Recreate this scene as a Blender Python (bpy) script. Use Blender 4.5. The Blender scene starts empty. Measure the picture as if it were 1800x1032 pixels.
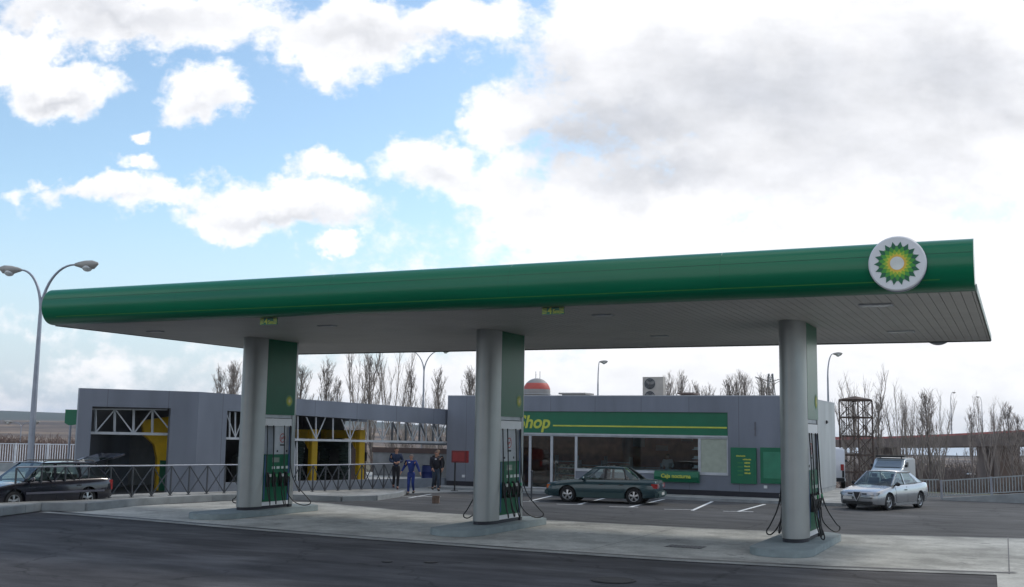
import bpy, bmesh, math, random
from mathutils import Vector, Matrix
random.seed(7)
PI=math.pi; sc=bpy.context.scene; C=sc.collection
R_=math.radians
# ------------------------------------------------------------------ camera
FPX,PIT,ROL,YAW,EYE=1906.57,.1272,.0158,.4374,2.7
cy,sy=math.cos(YAW),math.sin(YAW)
F0=Vector((-sy,cy,0)); R0=Vector((cy,sy,0)); UP=Vector((0,0,1))
FW=Vector((-sy*math.cos(PIT),cy*math.cos(PIT),math.sin(PIT)))
U0=R0.cross(FW)
RR=(math.cos(ROL)*R0+math.sin(ROL)*U0).normalized(); UU=RR.cross(FW)
O=Vector((0,0,EYE))
cam=bpy.data.objects.new('camera',bpy.data.cameras.new('camera')); C.objects.link(cam)
cam.data.sensor_width=36; cam.data.lens=36*FPX/1800; cam.data.clip_start=.1; cam.data.clip_end=20000
M=Matrix((RR,UU,-FW)).transposed().to_4x4(); M.translation=O; cam.matrix_world=M
sc.camera=cam
def ray(x,y): return FW+RR*((x-900)/FPX)-UU*((y-516)/FPX)
def at(x,y,Z=0.): d=ray(x,y); return O+d*((Z-EYE)/d.z)          # where a sight line meets a level
def atD(x,y,D): d=ray(x,y); return O+d*(D/d.dot(F0))            # at a distance
def atY(x,y,Y): d=ray(x,y); return O+d*(Y/d.y)
def onpl(x,y,A,B,off=0):                                        # on the upright plane through A and B
    n=Vector((B.y-A.y,A.x-B.x,0)).normalized()
    if n.dot(A-O)<0: n=-n
    d=ray(x,y); return O+d*(((A-O).dot(n)+off)/d.dot(n))
# ------------------------------------------------------------------ mesh helpers
class MB:
    def __init__(s): s.v=[]; s.f=[]; s.m=[]
    def add(s,vs,fs,mi=0):
        b=len(s.v); s.v+=[tuple(v) for v in vs]; s.f+=[tuple(b+i for i in f) for f in fs]; s.m+=[mi]*len(fs); return s
    def box(s,x0,x1,y0,y1,z0,z1,mi=0):
        return s.add([(x0,y0,z0),(x1,y0,z0),(x1,y1,z0),(x0,y1,z0),(x0,y0,z1),(x1,y0,z1),(x1,y1,z1),(x0,y1,z1)],
          [(0,3,2,1),(4,5,6,7),(0,1,5,4),(1,2,6,5),(2,3,7,6),(3,0,4,7)],mi)
    def bar(s,p,q,w,d=None,up=None,mi=0):                       # box beam from p to q
        p,q=Vector(p),Vector(q); d=w if d is None else d; a=(q-p).normalized()
        u=Vector(up) if up else (Vector((0,0,1)) if abs(a.z)<.95 else Vector((0,1,0)))
        r=a.cross(u).normalized(); t=r.cross(a).normalized(); vs=[]
        for c in (p,q):
            for i,j in ((-1,-1),(1,-1),(1,1),(-1,1)): vs.append(c+r*(i*w/2)+t*(j*d/2))
        return s.add(vs,[(0,3,2,1),(4,5,6,7),(0,1,5,4),(1,2,6,5),(2,3,7,6),(3,0,4,7)],mi)
    def tube(s,pts,r,n=8,mi=0,cap=True):
        pts=[Vector(p) for p in pts]; k=len(pts); rs=r if isinstance(r,(list,tuple)) else [r]*k
        vs=[]; prev=None
        for i,p in enumerate(pts):
            a=(pts[min(i+1,k-1)]-pts[max(i-1,0)])
            a=a.normalized() if a.length>1e-9 else Vector((0,0,1))
            if prev is None:
                u=Vector((0,0,1)) if abs(a.z)<.9 else Vector((1,0,0)); t=a.cross(u).normalized()
            else:
                t=(prev-a*prev.dot(a)); t=t.normalized() if t.length>1e-6 else a.orthogonal().normalized()
            prev=t; b=a.cross(t)
            for j in range(n):
                th=2*PI*j/n; vs.append(p+(t*math.cos(th)+b*math.sin(th))*rs[i])
        fs=[(i*n+j,i*n+(j+1)%n,(i+1)*n+(j+1)%n,(i+1)*n+j) for i in range(k-1) for j in range(n)]
        if cap: fs+=[tuple(range(n-1,-1,-1)),tuple((k-1)*n+j for j in range(n))]
        return s.add(vs,fs,mi)
    def prism(s,poly,d,mi=0):                                   # planar polygon of 3D points pushed along d
        n=len(poly); P=[Vector(p) for p in poly]; d=Vector(d)
        vs=P+[p+d for p in P]
        return s.add(vs,[tuple(range(n-1,-1,-1)),tuple(range(n,2*n))]+[(i,(i+1)%n,n+(i+1)%n,n+i) for i in range(n)],mi)
    def ell(s,c,rx,ry,rz,n=12,k=8,mi=0):
        vs=[];c=Vector(c)
        for i in range(k+1):
            ph=PI*i/k
            for j in range(n):
                th=2*PI*j/n; vs.append(c+Vector((rx*math.sin(ph)*math.cos(th),ry*math.sin(ph)*math.sin(th),rz*math.cos(ph))))
        return s.add(vs,[(i*n+j,(i+1)*n+j,(i+1)*n+(j+1)%n,i*n+(j+1)%n) for i in range(k) for j in range(n)],mi)
    def lathe(s,c,prof,n=24,axis='Z',mi=0,cap=True):                     # prof: (radius,along)
        c=Vector(c); vs=[]
        for r,z in prof:
            for j in range(n):
                th=2*PI*j/n; a,b=r*math.cos(th),r*math.sin(th)
                vs.append(c+(Vector((a,b,z)) if axis=='Z' else Vector((a,z,b)) if axis=='Y' else Vector((z,a,b))))
        k=len(prof)
        return s.add(vs,[(i*n+j,i*n+(j+1)%n,(i+1)*n+(j+1)%n,(i+1)*n+j) for i in range(k-1) for j in range(n)]+([tuple(range(n)),tuple((k-1)*n+j for j in range(n))] if cap else []),mi)
    def build(s,name,mats,parent=None,smooth=False,loc=None,bevel=0,recalc=True):
        me=bpy.data.meshes.new(name); me.from_pydata(s.v,[],s.f)
        for m in (mats if isinstance(mats,(list,tuple)) else [mats]): me.materials.append(m)
        for p,mi in zip(me.polygons,s.m): p.material_index=mi
        if recalc or bevel:
            bm=bmesh.new(); bm.from_mesh(me)
            bmesh.ops.recalc_face_normals(bm,faces=bm.faces)
            if bevel:
                es=[e for e in bm.edges if len(e.link_faces)==2 and e.calc_face_angle(0)>.6]
                bmesh.ops.bevel(bm,geom=es,offset=bevel,segments=2,affect='EDGES',clamp_overlap=True)
            bm.to_mesh(me); bm.free()
        if smooth:
            for p in me.polygons: p.use_smooth=True
            try: me.set_sharp_from_angle(angle=R_(smooth if smooth>1 else 40))
            except Exception: pass
        o=bpy.data.objects.new(name,me); C.objects.link(o)
        if parent is not None: o.parent=parent
        if loc is not None: o.location=loc
        return o
def tag(o,label=None,cat=None,group=None,kind=None):
    for k,v in (('label',label),('category',cat),('group',group),('kind',kind)):
        if v: o[k]=v
    return o
def empty(name,loc,rz=0,label=None,cat=None,group=None):
    o=bpy.data.objects.new(name,None); C.objects.link(o); o.location=loc; o.rotation_euler=(0,0,rz); o.empty_display_size=.2
    return tag(o,label,cat,group)
def kids(o): return [c for c in o.children]
def copy_tree(o,parent=None,loc=None,rz=None,label=None):
    c=o.copy(); C.objects.link(c)
    if parent is not None: c.parent=parent
    if loc is not None: c.location=loc
    if rz is not None: c.rotation_euler=(0,0,rz)
    if label: c['label']=label
    for ch in o.children: copy_tree(ch,c)
    return c
def struct(o): o['kind']='structure'; return o
def text_mesh(name,body,size,mat,parent,M4,shear=0,extrude=.004,bold=0,align='LEFT'):
    cu=bpy.data.curves.new(name,'FONT'); cu.body=body; cu.size=size; cu.shear=shear; cu.extrude=extrude; cu.offset=bold; cu.align_x=align; cu.resolution_u=4
    t=bpy.data.objects.new(name,cu); C.objects.link(t)
    dg=bpy.context.evaluated_depsgraph_get(); me=bpy.data.meshes.new_from_object(t.evaluated_get(dg))
    bpy.data.objects.remove(t); bpy.data.curves.remove(cu)
    me.name=name; me.materials.clear(); me.materials.append(mat)
    o=bpy.data.objects.new(name,me); C.objects.link(o); o.matrix_local=M4
    if parent is not None: o.parent=parent
    return o
FRONT=Matrix(((1,0,0,0),(0,0,-1,0),(0,1,0,0),(0,0,0,1)))        # text plane facing -Y
def T(x,y,z): return Matrix.Translation((x,y,z))
# ------------------------------------------------------------------ materials
def nt(m): m.use_nodes=True; return m.node_tree
def mat(name,col,rough=.6,metal=0,var=.12,scale=3,bump=0,bscale=60,spec=.5,coat=0,stretch=(1,1,1),detail=5):
    m=bpy.data.materials.new(name); t=nt(m); n=t.nodes; b=n['Principled BSDF']; L=t.links.new
    b.inputs['Roughness'].default_value=rough; b.inputs['Metallic'].default_value=metal
    b.inputs['Specular IOR Level'].default_value=spec; b.inputs['Coat Weight'].default_value=coat; b.inputs['Coat Roughness'].default_value=.06
    tc=n.new('ShaderNodeTexCoord'); mp=n.new('ShaderNodeMapping'); L(tc.outputs['Object'],mp.inputs[0]); mp.inputs['Scale'].default_value=stretch
    no=n.new('ShaderNodeTexNoise'); L(mp.outputs[0],no.inputs[0]); no.inputs['Scale'].default_value=scale; no.inputs['Detail'].default_value=detail
    rp=n.new('ShaderNodeValToRGB'); L(no.outputs[0],rp.inputs[0]); e=rp.color_ramp.elements
    e[0].position=.3; e[1].position=.7
    e[0].color=tuple(c*(1-var) for c in col)+(1,); e[1].color=tuple(min(1,c*(1+var)) for c in col)+(1,)
    L(rp.outputs[0],b.inputs['Base Color'])
    if bump:
        n2=n.new('ShaderNodeTexNoise'); L(mp.outputs[0],n2.inputs[0]); n2.inputs['Scale'].default_value=bscale; n2.inputs['Detail'].default_value=3
        bp=n.new('ShaderNodeBump'); bp.inputs['Strength'].default_value=bump; bp.inputs['Distance'].default_value=.02; L(n2.outputs[0],bp.inputs['Height']); L(bp.outputs[0],b.inputs['Normal'])
    return m
def ground_mat(name,c1,c2,c3,big,fine,fineamt,rough=.9,bump=.4,stretch=(1,1,1),spots=0,streak=0):
    m=bpy.data.materials.new(name); t=nt(m); n=t.nodes; b=n['Principled BSDF']; L=t.links.new
    b.inputs['Roughness'].default_value=rough; b.inputs['Specular IOR Level'].default_value=.3
    g=n.new('ShaderNodeNewGeometry'); mp=n.new('ShaderNodeMapping'); L(g.outputs['Position'],mp.inputs[0]); mp.inputs['Scale'].default_value=stretch
    a=n.new('ShaderNodeTexNoise'); a.inputs['Scale'].default_value=big; a.inputs['Detail'].default_value=7; a.inputs['Roughness'].default_value=.62; L(mp.outputs[0],a.inputs[0])
    rp=n.new('ShaderNodeValToRGB'); L(a.outputs[0],rp.inputs[0]); e=rp.color_ramp.elements
    e[0].position=.36; e[0].color=c1+(1,); e[1].position=.66; e[1].color=c3+(1,); k=e.new(.5); k.color=c2+(1,)
    f=n.new('ShaderNodeTexNoise'); f.inputs['Scale'].default_value=fine; f.inputs['Detail'].default_value=2; L(g.outputs['Position'],f.inputs[0])
    mr=n.new('ShaderNodeMapRange'); mr.inputs[1].default_value=.3; mr.inputs[2].default_value=.7; mr.inputs[3].default_value=1-fineamt; mr.inputs[4].default_value=1+fineamt; L(f.outputs[0],mr.inputs[0])
    mx=n.new('ShaderNodeVectorMath'); mx.operation='SCALE'; L(rp.outputs[0],mx.inputs[0]); L(mr.outputs[0],mx.inputs['Scale'])
    col=mx.outputs[0]
    def mul(col,fac,lo,hi,a,b_):
        q=n.new('ShaderNodeMapRange'); q.inputs[1].default_value=a; q.inputs[2].default_value=b_; q.inputs[3].default_value=lo; q.inputs[4].default_value=hi; q.interpolation_type='SMOOTHSTEP'; L(fac,q.inputs[0])
        s=n.new('ShaderNodeVectorMath'); s.operation='SCALE'; L(col,s.inputs[0]); L(q.outputs[0],s.inputs['Scale']); return s.outputs[0]
    if spots:
        vo=n.new('ShaderNodeTexVoronoi'); vo.inputs['Scale'].default_value=.9; L(g.outputs['Position'],vo.inputs[0]); wn=n.new('ShaderNodeTexNoise'); wn.inputs['Scale'].default_value=6; L(g.outputs['Position'],wn.inputs[0])
        ad=n.new('ShaderNodeMath'); ad.operation='ADD'; L(vo.outputs['Distance'],ad.inputs[0]); L(wn.outputs[0],ad.inputs[1]); col=mul(col,ad.outputs[0],1-spots,1,.50,.68)
        vo=n.new('ShaderNodeTexNoise'); vo.inputs['Scale'].default_value=.9; vo.inputs['Detail'].default_value=9; vo.inputs['Roughness'].default_value=.7; L(g.outputs['Position'],vo.inputs[0]); col=mul(col,vo.outputs[0],.78,1.1,.40,.60)
    if streak:
        m4=n.new('ShaderNodeMapping'); m4.inputs['Scale'].default_value=(.4,1.5,1); m4.inputs['Rotation'].default_value=(0,0,.05); L(g.outputs['Position'],m4.inputs[0])
        vo=n.new('ShaderNodeTexNoise'); vo.inputs['Scale'].default_value=1.0; vo.inputs['Detail'].default_value=8; vo.inputs['Roughness'].default_value=.65; L(m4.outputs[0],vo.inputs[0]); col=mul(col,vo.outputs[0],1-streak,1+streak*1.4,.35,.66)
        v2=n.new('ShaderNodeTexVoronoi'); v2.feature='DISTANCE_TO_EDGE'; v2.inputs['Scale'].default_value=.22; wn=n.new('ShaderNodeTexNoise'); wn.inputs['Scale'].default_value=1.5; wn.inputs['Detail'].default_value=5; L(g.outputs['Position'],wn.inputs[0])
        wa=n.new('ShaderNodeVectorMath'); wa.operation='MULTIPLY_ADD'; L(wn.outputs['Color'],wa.inputs[0]); wa.inputs[1].default_value=(1.2,1.2,0); L(g.outputs['Position'],wa.inputs[2]); L(wa.outputs[0],v2.inputs[0]); col=mul(col,v2.outputs['Distance'],.55,1,.0,.012)
    L(col,b.inputs['Base Color'])
    bp=n.new('ShaderNodeBump'); bp.inputs['Strength'].default_value=bump; bp.inputs['Distance'].default_value=.01; L(f.outputs[0],bp.inputs['Height']); L(bp.outputs[0],b.inputs['Normal'])
    return m
def glass(name,tint=(.55,.6,.6),gl=.9,rough=.02,ior=1.5):
    m=bpy.data.materials.new(name); t=nt(m); n=t.nodes; L=t.links.new; n.remove(n['Principled BSDF'])
    tr=n.new('ShaderNodeBsdfTransparent'); tr.inputs[0].default_value=tint+(1,)
    g=n.new('ShaderNodeBsdfGlossy'); g.inputs['Roughness'].default_value=rough; g.inputs[0].default_value=(gl,gl,gl,1)
    lw=n.new('ShaderNodeLayerWeight'); lw.inputs[0].default_value=.5; pw=n.new('ShaderNodeMath'); pw.operation='POWER'; L(lw.outputs['Facing'],pw.inputs[0]); pw.inputs[1].default_value=4
    ma=n.new('ShaderNodeMath'); ma.operation='MULTIPLY_ADD'; L(pw.outputs[0],ma.inputs[0]); ma.inputs[1].default_value=.9; ma.inputs[2].default_value=.07; mx=n.new('ShaderNodeMixShader')
    L(ma.outputs[0],mx.inputs[0]); L(tr.outputs[0],mx.inputs[1]); L(g.outputs[0],mx.inputs[2]); L(mx.outputs[0],n['Material Output'].inputs[0])
    return m
def cladding(name,col,rib=.09,rough=.5,metal=.3,axis=2,joint=(1,0,0),step=1.1):
    m=mat(name,col,rough,metal,.13,1.1,0,stretch=(1,1,.22),detail=8)
    t=m.node_tree; n=t.nodes; L=t.links.new; b=n['Principled BSDF']
    g=n.new('ShaderNodeNewGeometry'); sp=n.new('ShaderNodeSeparateXYZ'); L(g.outputs['Position'],sp.inputs[0])
    mu=n.new('ShaderNodeMath'); mu.operation='MULTIPLY'; L(sp.outputs[axis],mu.inputs[0]); mu.inputs[1].default_value=2*PI/rib
    si=n.new('ShaderNodeMath'); si.operation='SINE'; L(mu.outputs[0],si.inputs[0])
    bp=n.new('ShaderNodeBump'); bp.inputs['Strength'].default_value=.03; bp.inputs['Distance'].default_value=.004; L(si.outputs[0],bp.inputs['Height']); L(bp.outputs[0],b.inputs['Normal'])
    dp=n.new('ShaderNodeVectorMath'); dp.operation='DOT_PRODUCT'; L(g.outputs['Position'],dp.inputs[0]); dp.inputs[1].default_value=joint
    pp=n.new('ShaderNodeMath'); pp.operation='PINGPONG'; L(dp.outputs['Value'],pp.inputs[0]); pp.inputs[1].default_value=step
    lt=n.new('ShaderNodeMath'); lt.operation='LESS_THAN'; L(pp.outputs[0],lt.inputs[0]); lt.inputs[1].default_value=.008
    src=b.inputs['Base Color'].links[0].from_socket; jm=n.new('ShaderNodeMix'); jm.data_type='RGBA'; L(lt.outputs[0],jm.inputs[0]); L(src,jm.inputs[6]); jm.inputs[7].default_value=tuple(c*.45 for c in col)+(1,); L(jm.outputs[2],b.inputs['Base Color'])
    return m
MT={}
MT['asphalt_front']=ground_mat('asphalt dark',(.038,.037,.041),(.052,.051,.056),(.078,.077,.082),.35,45,.35,stretch=(1,1.6,1),streak=.28)
MT['asphalt_back']=ground_mat('asphalt worn',(.050,.050,.051),(.066,.066,.067),(.088,.087,.087),.3,30,.25,streak=.2)
MT['concrete']=ground_mat('forecourt concrete',(.34,.34,.315),(.44,.44,.41),(.52,.52,.485),.3,14,.1,bump=.2,spots=.35)
MT['pave']=ground_mat('pavement concrete',(.25,.255,.245),(.32,.325,.315),(.40,.405,.39),.6,18,.12,spots=.25)
MT['kerb']=mat('kerb concrete',(.27,.29,.3),.85,0,.2,2,.3,30)
MT['island']=mat('island concrete',(.22,.265,.275),.8,0,.15,3,.2,30)
MT['dark']=mat('dark metal',(.02,.02,.022),.5,.2)
MT['black']=mat('black rubber',(.012,.012,.013),.55)
MT['paintw']=mat('road paint',(.68,.70,.70),.7,0,.25,6,0,detail=8)
MT['alu']=mat('brushed silver cladding',(.33,.345,.345),.38,.6,.05,2)
MT['alu_soft']=mat('soffit strip',(.47,.455,.43),.5,.25,.06,1.2)
MT['green']=mat('glossy green fascia',(.0,.15,.068),.30,0,.13,.7,0,coat=.15,spec=.35,stretch=(.3,1,3))
MT['green2']=mat('green panel',(.004,.12,.058),.3,0,.06,2,0,coat=0,spec=.22)
MT['green3']=mat('green sign',(.004,.13,.065),.35,0,.06,2)
MT['lime']=mat('lime stripe',(.06,.26,.06),.4)
MT['yellow']=mat('yellow lettering',(.50,.54,.07),.5)
MT['white']=mat('white enamel',(.75,.76,.78),.35,0,.04)
MT['clad']=cladding('grey cladding',(.185,.205,.25))
MT['clad2']=cladding('grey cladding of the wash',(.19,.208,.25),rib=.12,joint=(.27,.96,0))
MT['trim']=mat('light grey trim',(.45,.47,.5),.5,.2)
MT['skirt']=mat('black plinth',(.015,.016,.025),.6)
MT['truss']=mat('white steel',(.46,.48,.50),.5)
MT['inner']=mat('dark lining',(.17,.17,.17),.9)
MT['wyellow']=mat('yellow machine paint',(.80,.50,.02),.45,0,.12,3)
MT['brush']=mat('wash brush',(.03,.05,.045),.95,0,.4,20,.8,60)
MT['red']=mat('red enamel',(.15,.010,.013),.4,0,.1)
MT['brown']=mat('brown wall',(.50,.20,.12),.7,0,.35,2.5)
MT['shelf']=mat('shop goods',(.42,.36,.28),.7,0,.9,9)
MT['glass']=glass('shop glass',(.72,.76,.76))
MT['cglass']=glass('car glass',(.70,.80,.76))
MT['frost']=mat('pale poster film',(.34,.38,.32),.5,0,.1,5)
MT['rail']=mat('railing paint',(.07,.075,.085),.5,.4)
MT['lampm']=mat('galvanised steel',(.30,.32,.37),.45,.6)
MT['lamph']=mat('lamp housing',(.33,.32,.30),.5,.2)
MT['picket']=mat('white fence paint',(.62,.64,.68),.6)
MT['picket2']=mat('galvanised railing',(.32,.35,.36),.5,.3)
MT['bark']=mat('poplar bark',(.15,.125,.115),.9,0,.35,3)
MT['twig']=mat('bare twigs',(.27,.23,.205),.9,0,.4,.8)
MT['rust']=mat('rusty steel',(.075,.048,.038),.85,0,.4,4)
MT['bridge']=mat('bridge concrete',(.16,.12,.10),.9,0,.25,.3)
MT['bred']=mat('red barrier',(.42,.09,.07),.7,0,.3,.4)
MT['blue']=mat('blue plastic',(.02,.04,.20),.5)
MT['skin']=mat('skin',(.42,.23,.16),.6)
MT['tyre']=mat('tyre',(.015,.015,.017),.8)
MT['rim']=mat('alloy',(.48,.49,.51),.3,.8)
MT['lens']=mat('lamp lens',(.5,.52,.52),.12,.2,coat=1)
MT['amber']=mat('amber lens',(.55,.13,.02),.2,0,coat=1)
MT['redlens']=mat('red lens',(.35,.012,.012),.2,0,coat=1)
MT['plate']=mat('number plate',(.6,.6,.58),.4)
def paint(n,c,metal=.5,r=.28): return mat(n,c,r,metal,.03,2,0,coat=.9)
# ------------------------------------------------------------------ ground
def sstep(x): x=max(0,min(1,x)); return x*x*(3-2*x)
def terr(x,y):
    r=math.hypot(x,y)
    az=math.degrees(math.atan2(Vector((x,y,0)).dot(R0),Vector((x,y,0)).dot(F0)))
    dx=max(-64-x,0,x-45); dy=max(-45-y,0,y-61); d=math.hypot(dx,dy)
    n=math.sin(x*.004+1)*math.cos(y*.0031)+.5*math.sin(x*.011+y*.007)
    hl=-2.2*sstep(d/14)+10*sstep((r-700)/900)+24*sstep((r-1900)/1100)+3*n*sstep((r-600)/800)+2*sstep((-az-10)/20)*sstep((r-2000)/800)*3
    hr=-4.2*sstep(d/16)-14*sstep((d-40)/380)
    k=sstep((az+12)/20) if abs(az)<100 else 0
    return hl*(1-k)+hr*k-.03
mb=MB(); rads=[0,8,16,24,32,40,48,54,58,62,66,70,75,80,86,92,100,110,120,135,150,170,200,240,280,330,400,480,560,660,780,920,1100,1300,1550,1800,2100,2400,2800,3200,3700,4300,5200,6500]
NA=240
for r in rads:
    for j in range(NA):
        th=2*PI*j/NA; x,y=r*math.cos(th),r*math.sin(th); mb.v.append((x,y,terr(x,y)))
for i in range(len(rads)-1):
    for j in range(NA): mb.f.append((i*NA+j,i*NA+(j+1)%NA,(i+1)*NA+(j+1)%NA,(i+1)*NA+j)); mb.m.append(0)
tm=ground_mat('open country',(.055,.045,.042),(.13,.095,.075),(.30,.22,.15),.0075,.15,.35)
t=tm.node_tree; n=t.nodes; L=t.links.new                       # green verge close by, woodland on the far ridge
g=n.new('ShaderNodeNewGeometry'); ln=n.new('ShaderNodeVectorMath'); ln.operation='LENGTH'; L(g.outputs['Position'],ln.inputs[0])
m1=n.new('ShaderNodeMapRange'); m1.inputs[1].default_value=1900; m1.inputs[2].default_value=2300; L(ln.outputs['Value'],m1.inputs[0])
m2=n.new('ShaderNodeMapRange'); m2.inputs[1].default_value=230; m2.inputs[2].default_value=120; L(ln.outputs['Value'],m2.inputs[0])
src=n['Principled BSDF'].inputs['Base Color'].links[0].from_socket
x1=n.new('ShaderNodeMix'); x1.data_type='RGBA'; L(m1.outputs[0],x1.inputs[0]); L(src,x1.inputs[6]); x1.inputs[7].default_value=(.05,.068,.06,1)
x2=n.new('ShaderNodeMix'); x2.data_type='RGBA'; L(m2.outputs[0],x2.inputs[0]); L(x1.outputs[2],x2.inputs[6]); x2.inputs[7].default_value=(.055,.065,.03,1)
L(x2.outputs[2],n['Principled BSDF'].inputs['Base Color'])
struct(mb.build('ground',tm,smooth=True))
def sheet(name,pts,z,m,rec=True):
    o=MB().add([(p[0],p[1],z) for p in pts],[tuple(range(len(pts)))]).build(name,m)
    if o.data.polygons[0].normal.z<0: o.data.flip_normals()
    return struct(o)
fr=[at(x,y) for x,y in [(67,901),(240,915),(450,933),(675,951),(900,968),(1170,986),(1450,1001),(1752,1012)]]
bk=[at(x,y) for x,y in [(1800,947),(1500,940),(1250,930),(960,915),(700,897),(560,884)]]
sheet('asphalt_lot',[(-62,-40),(44,-40),(44,59),(-62,59)],.0,MT['asphalt_front'])
sheet('parking_road',[(-34,27.8),(-8,27.8),(12,28.5),(44,29),(44,58.8),(-34,58.8)],.004,MT['asphalt_back'])
slab=[fr[0]]+fr[1:]+[at(1754,1040),(3.0,15.5,0),(14,15.5,0),(14,bk[0].y+.4,0)]+bk+[at(430,880),at(240,890),at(150,899)]
sheet('forecourt_slab',slab,.010,MT['concrete'])
# drain channel and light concrete lip along the front of the slab
def strip(name,path,w,z,m,side=1):
    mb=MB(); P=[Vector((p[0],p[1],0)) for p in path]; vs=[]
    for i,p in enumerate(P):
        a=(P[min(i+1,len(P)-1)]-P[max(i-1,0)]).normalized(); nn=Vector((-a.y,a.x,0))
        vs+=[(p.x,p.y,z),((p+nn*w*side).x,(p+nn*w*side).y,z)]
    mb.add(vs,[(2*i,2*i+1,2*i+3,2*i+2) for i in range(len(P)-1)])
    o=mb.build(name,m)
    if o.data.polygons[0].normal.z<0: o.data.flip_normals()
    return struct(o)
def offs(path,d):
    P=[Vector((p[0],p[1],0)) for p in path]; r=[]
    for i,p in enumerate(P):
        a=(P[min(i+1,len(P)-1)]-P[max(i-1,0)]).normalized(); r.append(p+Vector((-a.y,a.x,0))*d)
    return r
strip('slab_lip',fr,.34,.014,MT['pave'])
grm=bpy.data.materials.new('channel grating'); t=nt(grm); n=t.nodes; L=t.links.new
g=n.new('ShaderNodeNewGeometry'); w=n.new('ShaderNodeTexWave'); w.bands_direction='X'; w.inputs['Scale'].default_value=4; L(g.outputs['Position'],w.inputs[0])
rp=n.new('ShaderNodeValToRGB'); L(w.outputs[0],rp.inputs[0]); rp.color_ramp.elements[0].color=(.006,.006,.008,1); rp.color_ramp.elements[1].color=(.014,.014,.016,1); L(rp.outputs[0],n['Principled BSDF'].inputs['Base Color'])
strip('drain_channel',offs(fr+[at(1800,1013)],.34),.2,.018,grm)
strip('slab_back_edge',bk[::-1],.22,.014,MT['pave'],-1)
for a,b in (((1771,945),(1773,1010)),):
    A,B=at(*a),at(*b); strip('slab_joint',[A,B],.025,.015,MT['dark'])
for X in (-18,-9.2,1.6):
    strip('slab_joint',[(X,23.8 if X<-10 else 24.2),(X,31.2)],.02,.0145,mat('joint grey',(.12,.125,.125),.9))  # thin dark grey joint lines across the slab
A,B=Vector((-25.5,28.6,0)),Vector((6,27.0,0)); 
# parking bay lines
pk=MT['paintw']
for (a,b,ww) in [((1220,898),(1255,882),.13),((1300,900),(1347,887),.13),((1110,892),(1170,878),.13),((1020,887),(1075,874),.13),((935,881),(990,868),.13),((720,876),(760,869),.1)]:
    A,B=at(*a),at(*b); strip('bay_line',[A,B],ww,.010,pk)
for (x0,x1,y) in [(1168,1222,896),(1272,1325,899.5),(1071,1122,891.5),(978,1025,887),(900,948,882),(690,775,873)]:
    strip('bay_line',[at(x0,y),at(x1,y+1)],.12,.0145,pk)
# pavements as slabs with a kerb step
def slabp(name,poly,z0,z1,m,bev=.015):
    o=MB().prism([(p[0],p[1],z0) for p in poly],(0,0,z1-z0)).build(name,m,bevel=bev); return struct(o)
kl=[at(x,y) for x,y in [(-60,918),(0,908),(40,903),(70,899),(150,899),(240,889),(370,881),(470,877),(600,882),(660,880),(700,874),(712,868.5)]]
slabp('pavement',[(p.x,p.y) for p in kl]+[(-21.5,46.3),(-27,60),(-62,60),(-62,15)],-.02,.03,MT['pave'])
zk=[.28]*4+[.26,.23,.20,.17,.15,.14,.13,.12]; zk=zk[:len(kl)]
mb=MB(); bb=[]
for i,p_ in enumerate(kl):
    a_=(kl[min(i+1,len(kl)-1)]-kl[max(i-1,0)]).normalized(); bb.append(p_+Vector((-a_.y,a_.x,0))*(2.6 if i<len(kl)-2 else 1.2))
for i in range(len(kl)-1):
    q_=[kl[i],kl[i+1],bb[i+1],bb[i]]; zz_=[zk[i],zk[i+1],zk[i+1],zk[i]]
    mb.add([(v.x,v.y,z) for v,z in zip(q_,zz_)]+[(v.x,v.y,-.02) for v in q_],[(0,1,2,3),(0,4,5,1),(1,5,6,2),(2,6,7,3),(3,7,4,0)])
struct(mb.build('raised_pavement',MT['pave']))
slabp('shop_pavement',[(-25.3,45.2),(-22,44.9),(-9.3,44.9),(-6.5,45.0),(-5.6,46.0),(-5.6,58),(-27,58)],-.02,.115,MT['pave'])
mb=MB(); P=[p for p in kl]
for i in range(len(P)-1): mb.bar((P[i].x,P[i].y,zk[i]/2+.004),(P[i+1].x,P[i+1].y,zk[i+1]/2+.004),.16,.25)
struct(mb.build('kerb',MT['kerb'],bevel=.012))
mb=MB(); Q=[(-25.3,45.2),(-22,44.9),(-9.3,44.9),(-6.5,45.0),(-5.6,46.0),(-5.6,58)]
for i in range(len(Q)-1): mb.bar(Q[i]+(.058,),Q[i+1]+(.058,),.16,.135)
struct(mb.build('kerb',MT['kerb'],bevel=.012))
# covers
def cover(px,py,rx,ry,label,grate=False):
    p=at(px,py); mb=MB()
    if grate:
        mb.box(-rx,rx,-ry,ry,0,.004)
        for i in range(9): mb.box(-rx+.04+i*(2*rx-.12)/8,-rx+.08+i*(2*rx-.12)/8,-ry+.05,ry-.05,.005,.012)
        o=mb.build('floor_grate',MT['dark'])
    else:
        mb.lathe((0,0,0),[(rx,0),(rx,.006),(rx*.9,.006),(rx*.9,.003),(rx*.86,.003),(rx*.86,.007),(.01,.007)],28)
        o=mb.build('manhole_cover',MT['rust'] if False else mat('cast iron',(.05,.048,.05),.7,.5,.3,8))
    o.location=(p.x,p.y,.012); tag(o,label,'manhole cover' if not grate else 'drain grate')
cover(1078,1021,.42,.42,'round cast iron cover in the dark asphalt in front of the forecourt')
cover(1205,962,.45,.3,'rectangular dark grate in the concrete between the middle and right pillars',True)
cover(680,988,.12,.12,'tiny round valve cover at left in the dark asphalt')
cover(757,989,.15,.15,'small round valve cover in the asphalt, right one of the pair')
p=at(766,885); o=MB().box(-.13,.13,-.1,.1,0,.2).box(-.13,.13,-.1,-.09,.2,.27).box(-.13,.13,.09,.1,.2,.27).build('cardboard_box',mat('cardboard',(.2,.14,.11),.9,0,.3,8),bevel=.008,loc=(p.x,p.y,.006)); o.rotation_euler.z=.4
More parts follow.
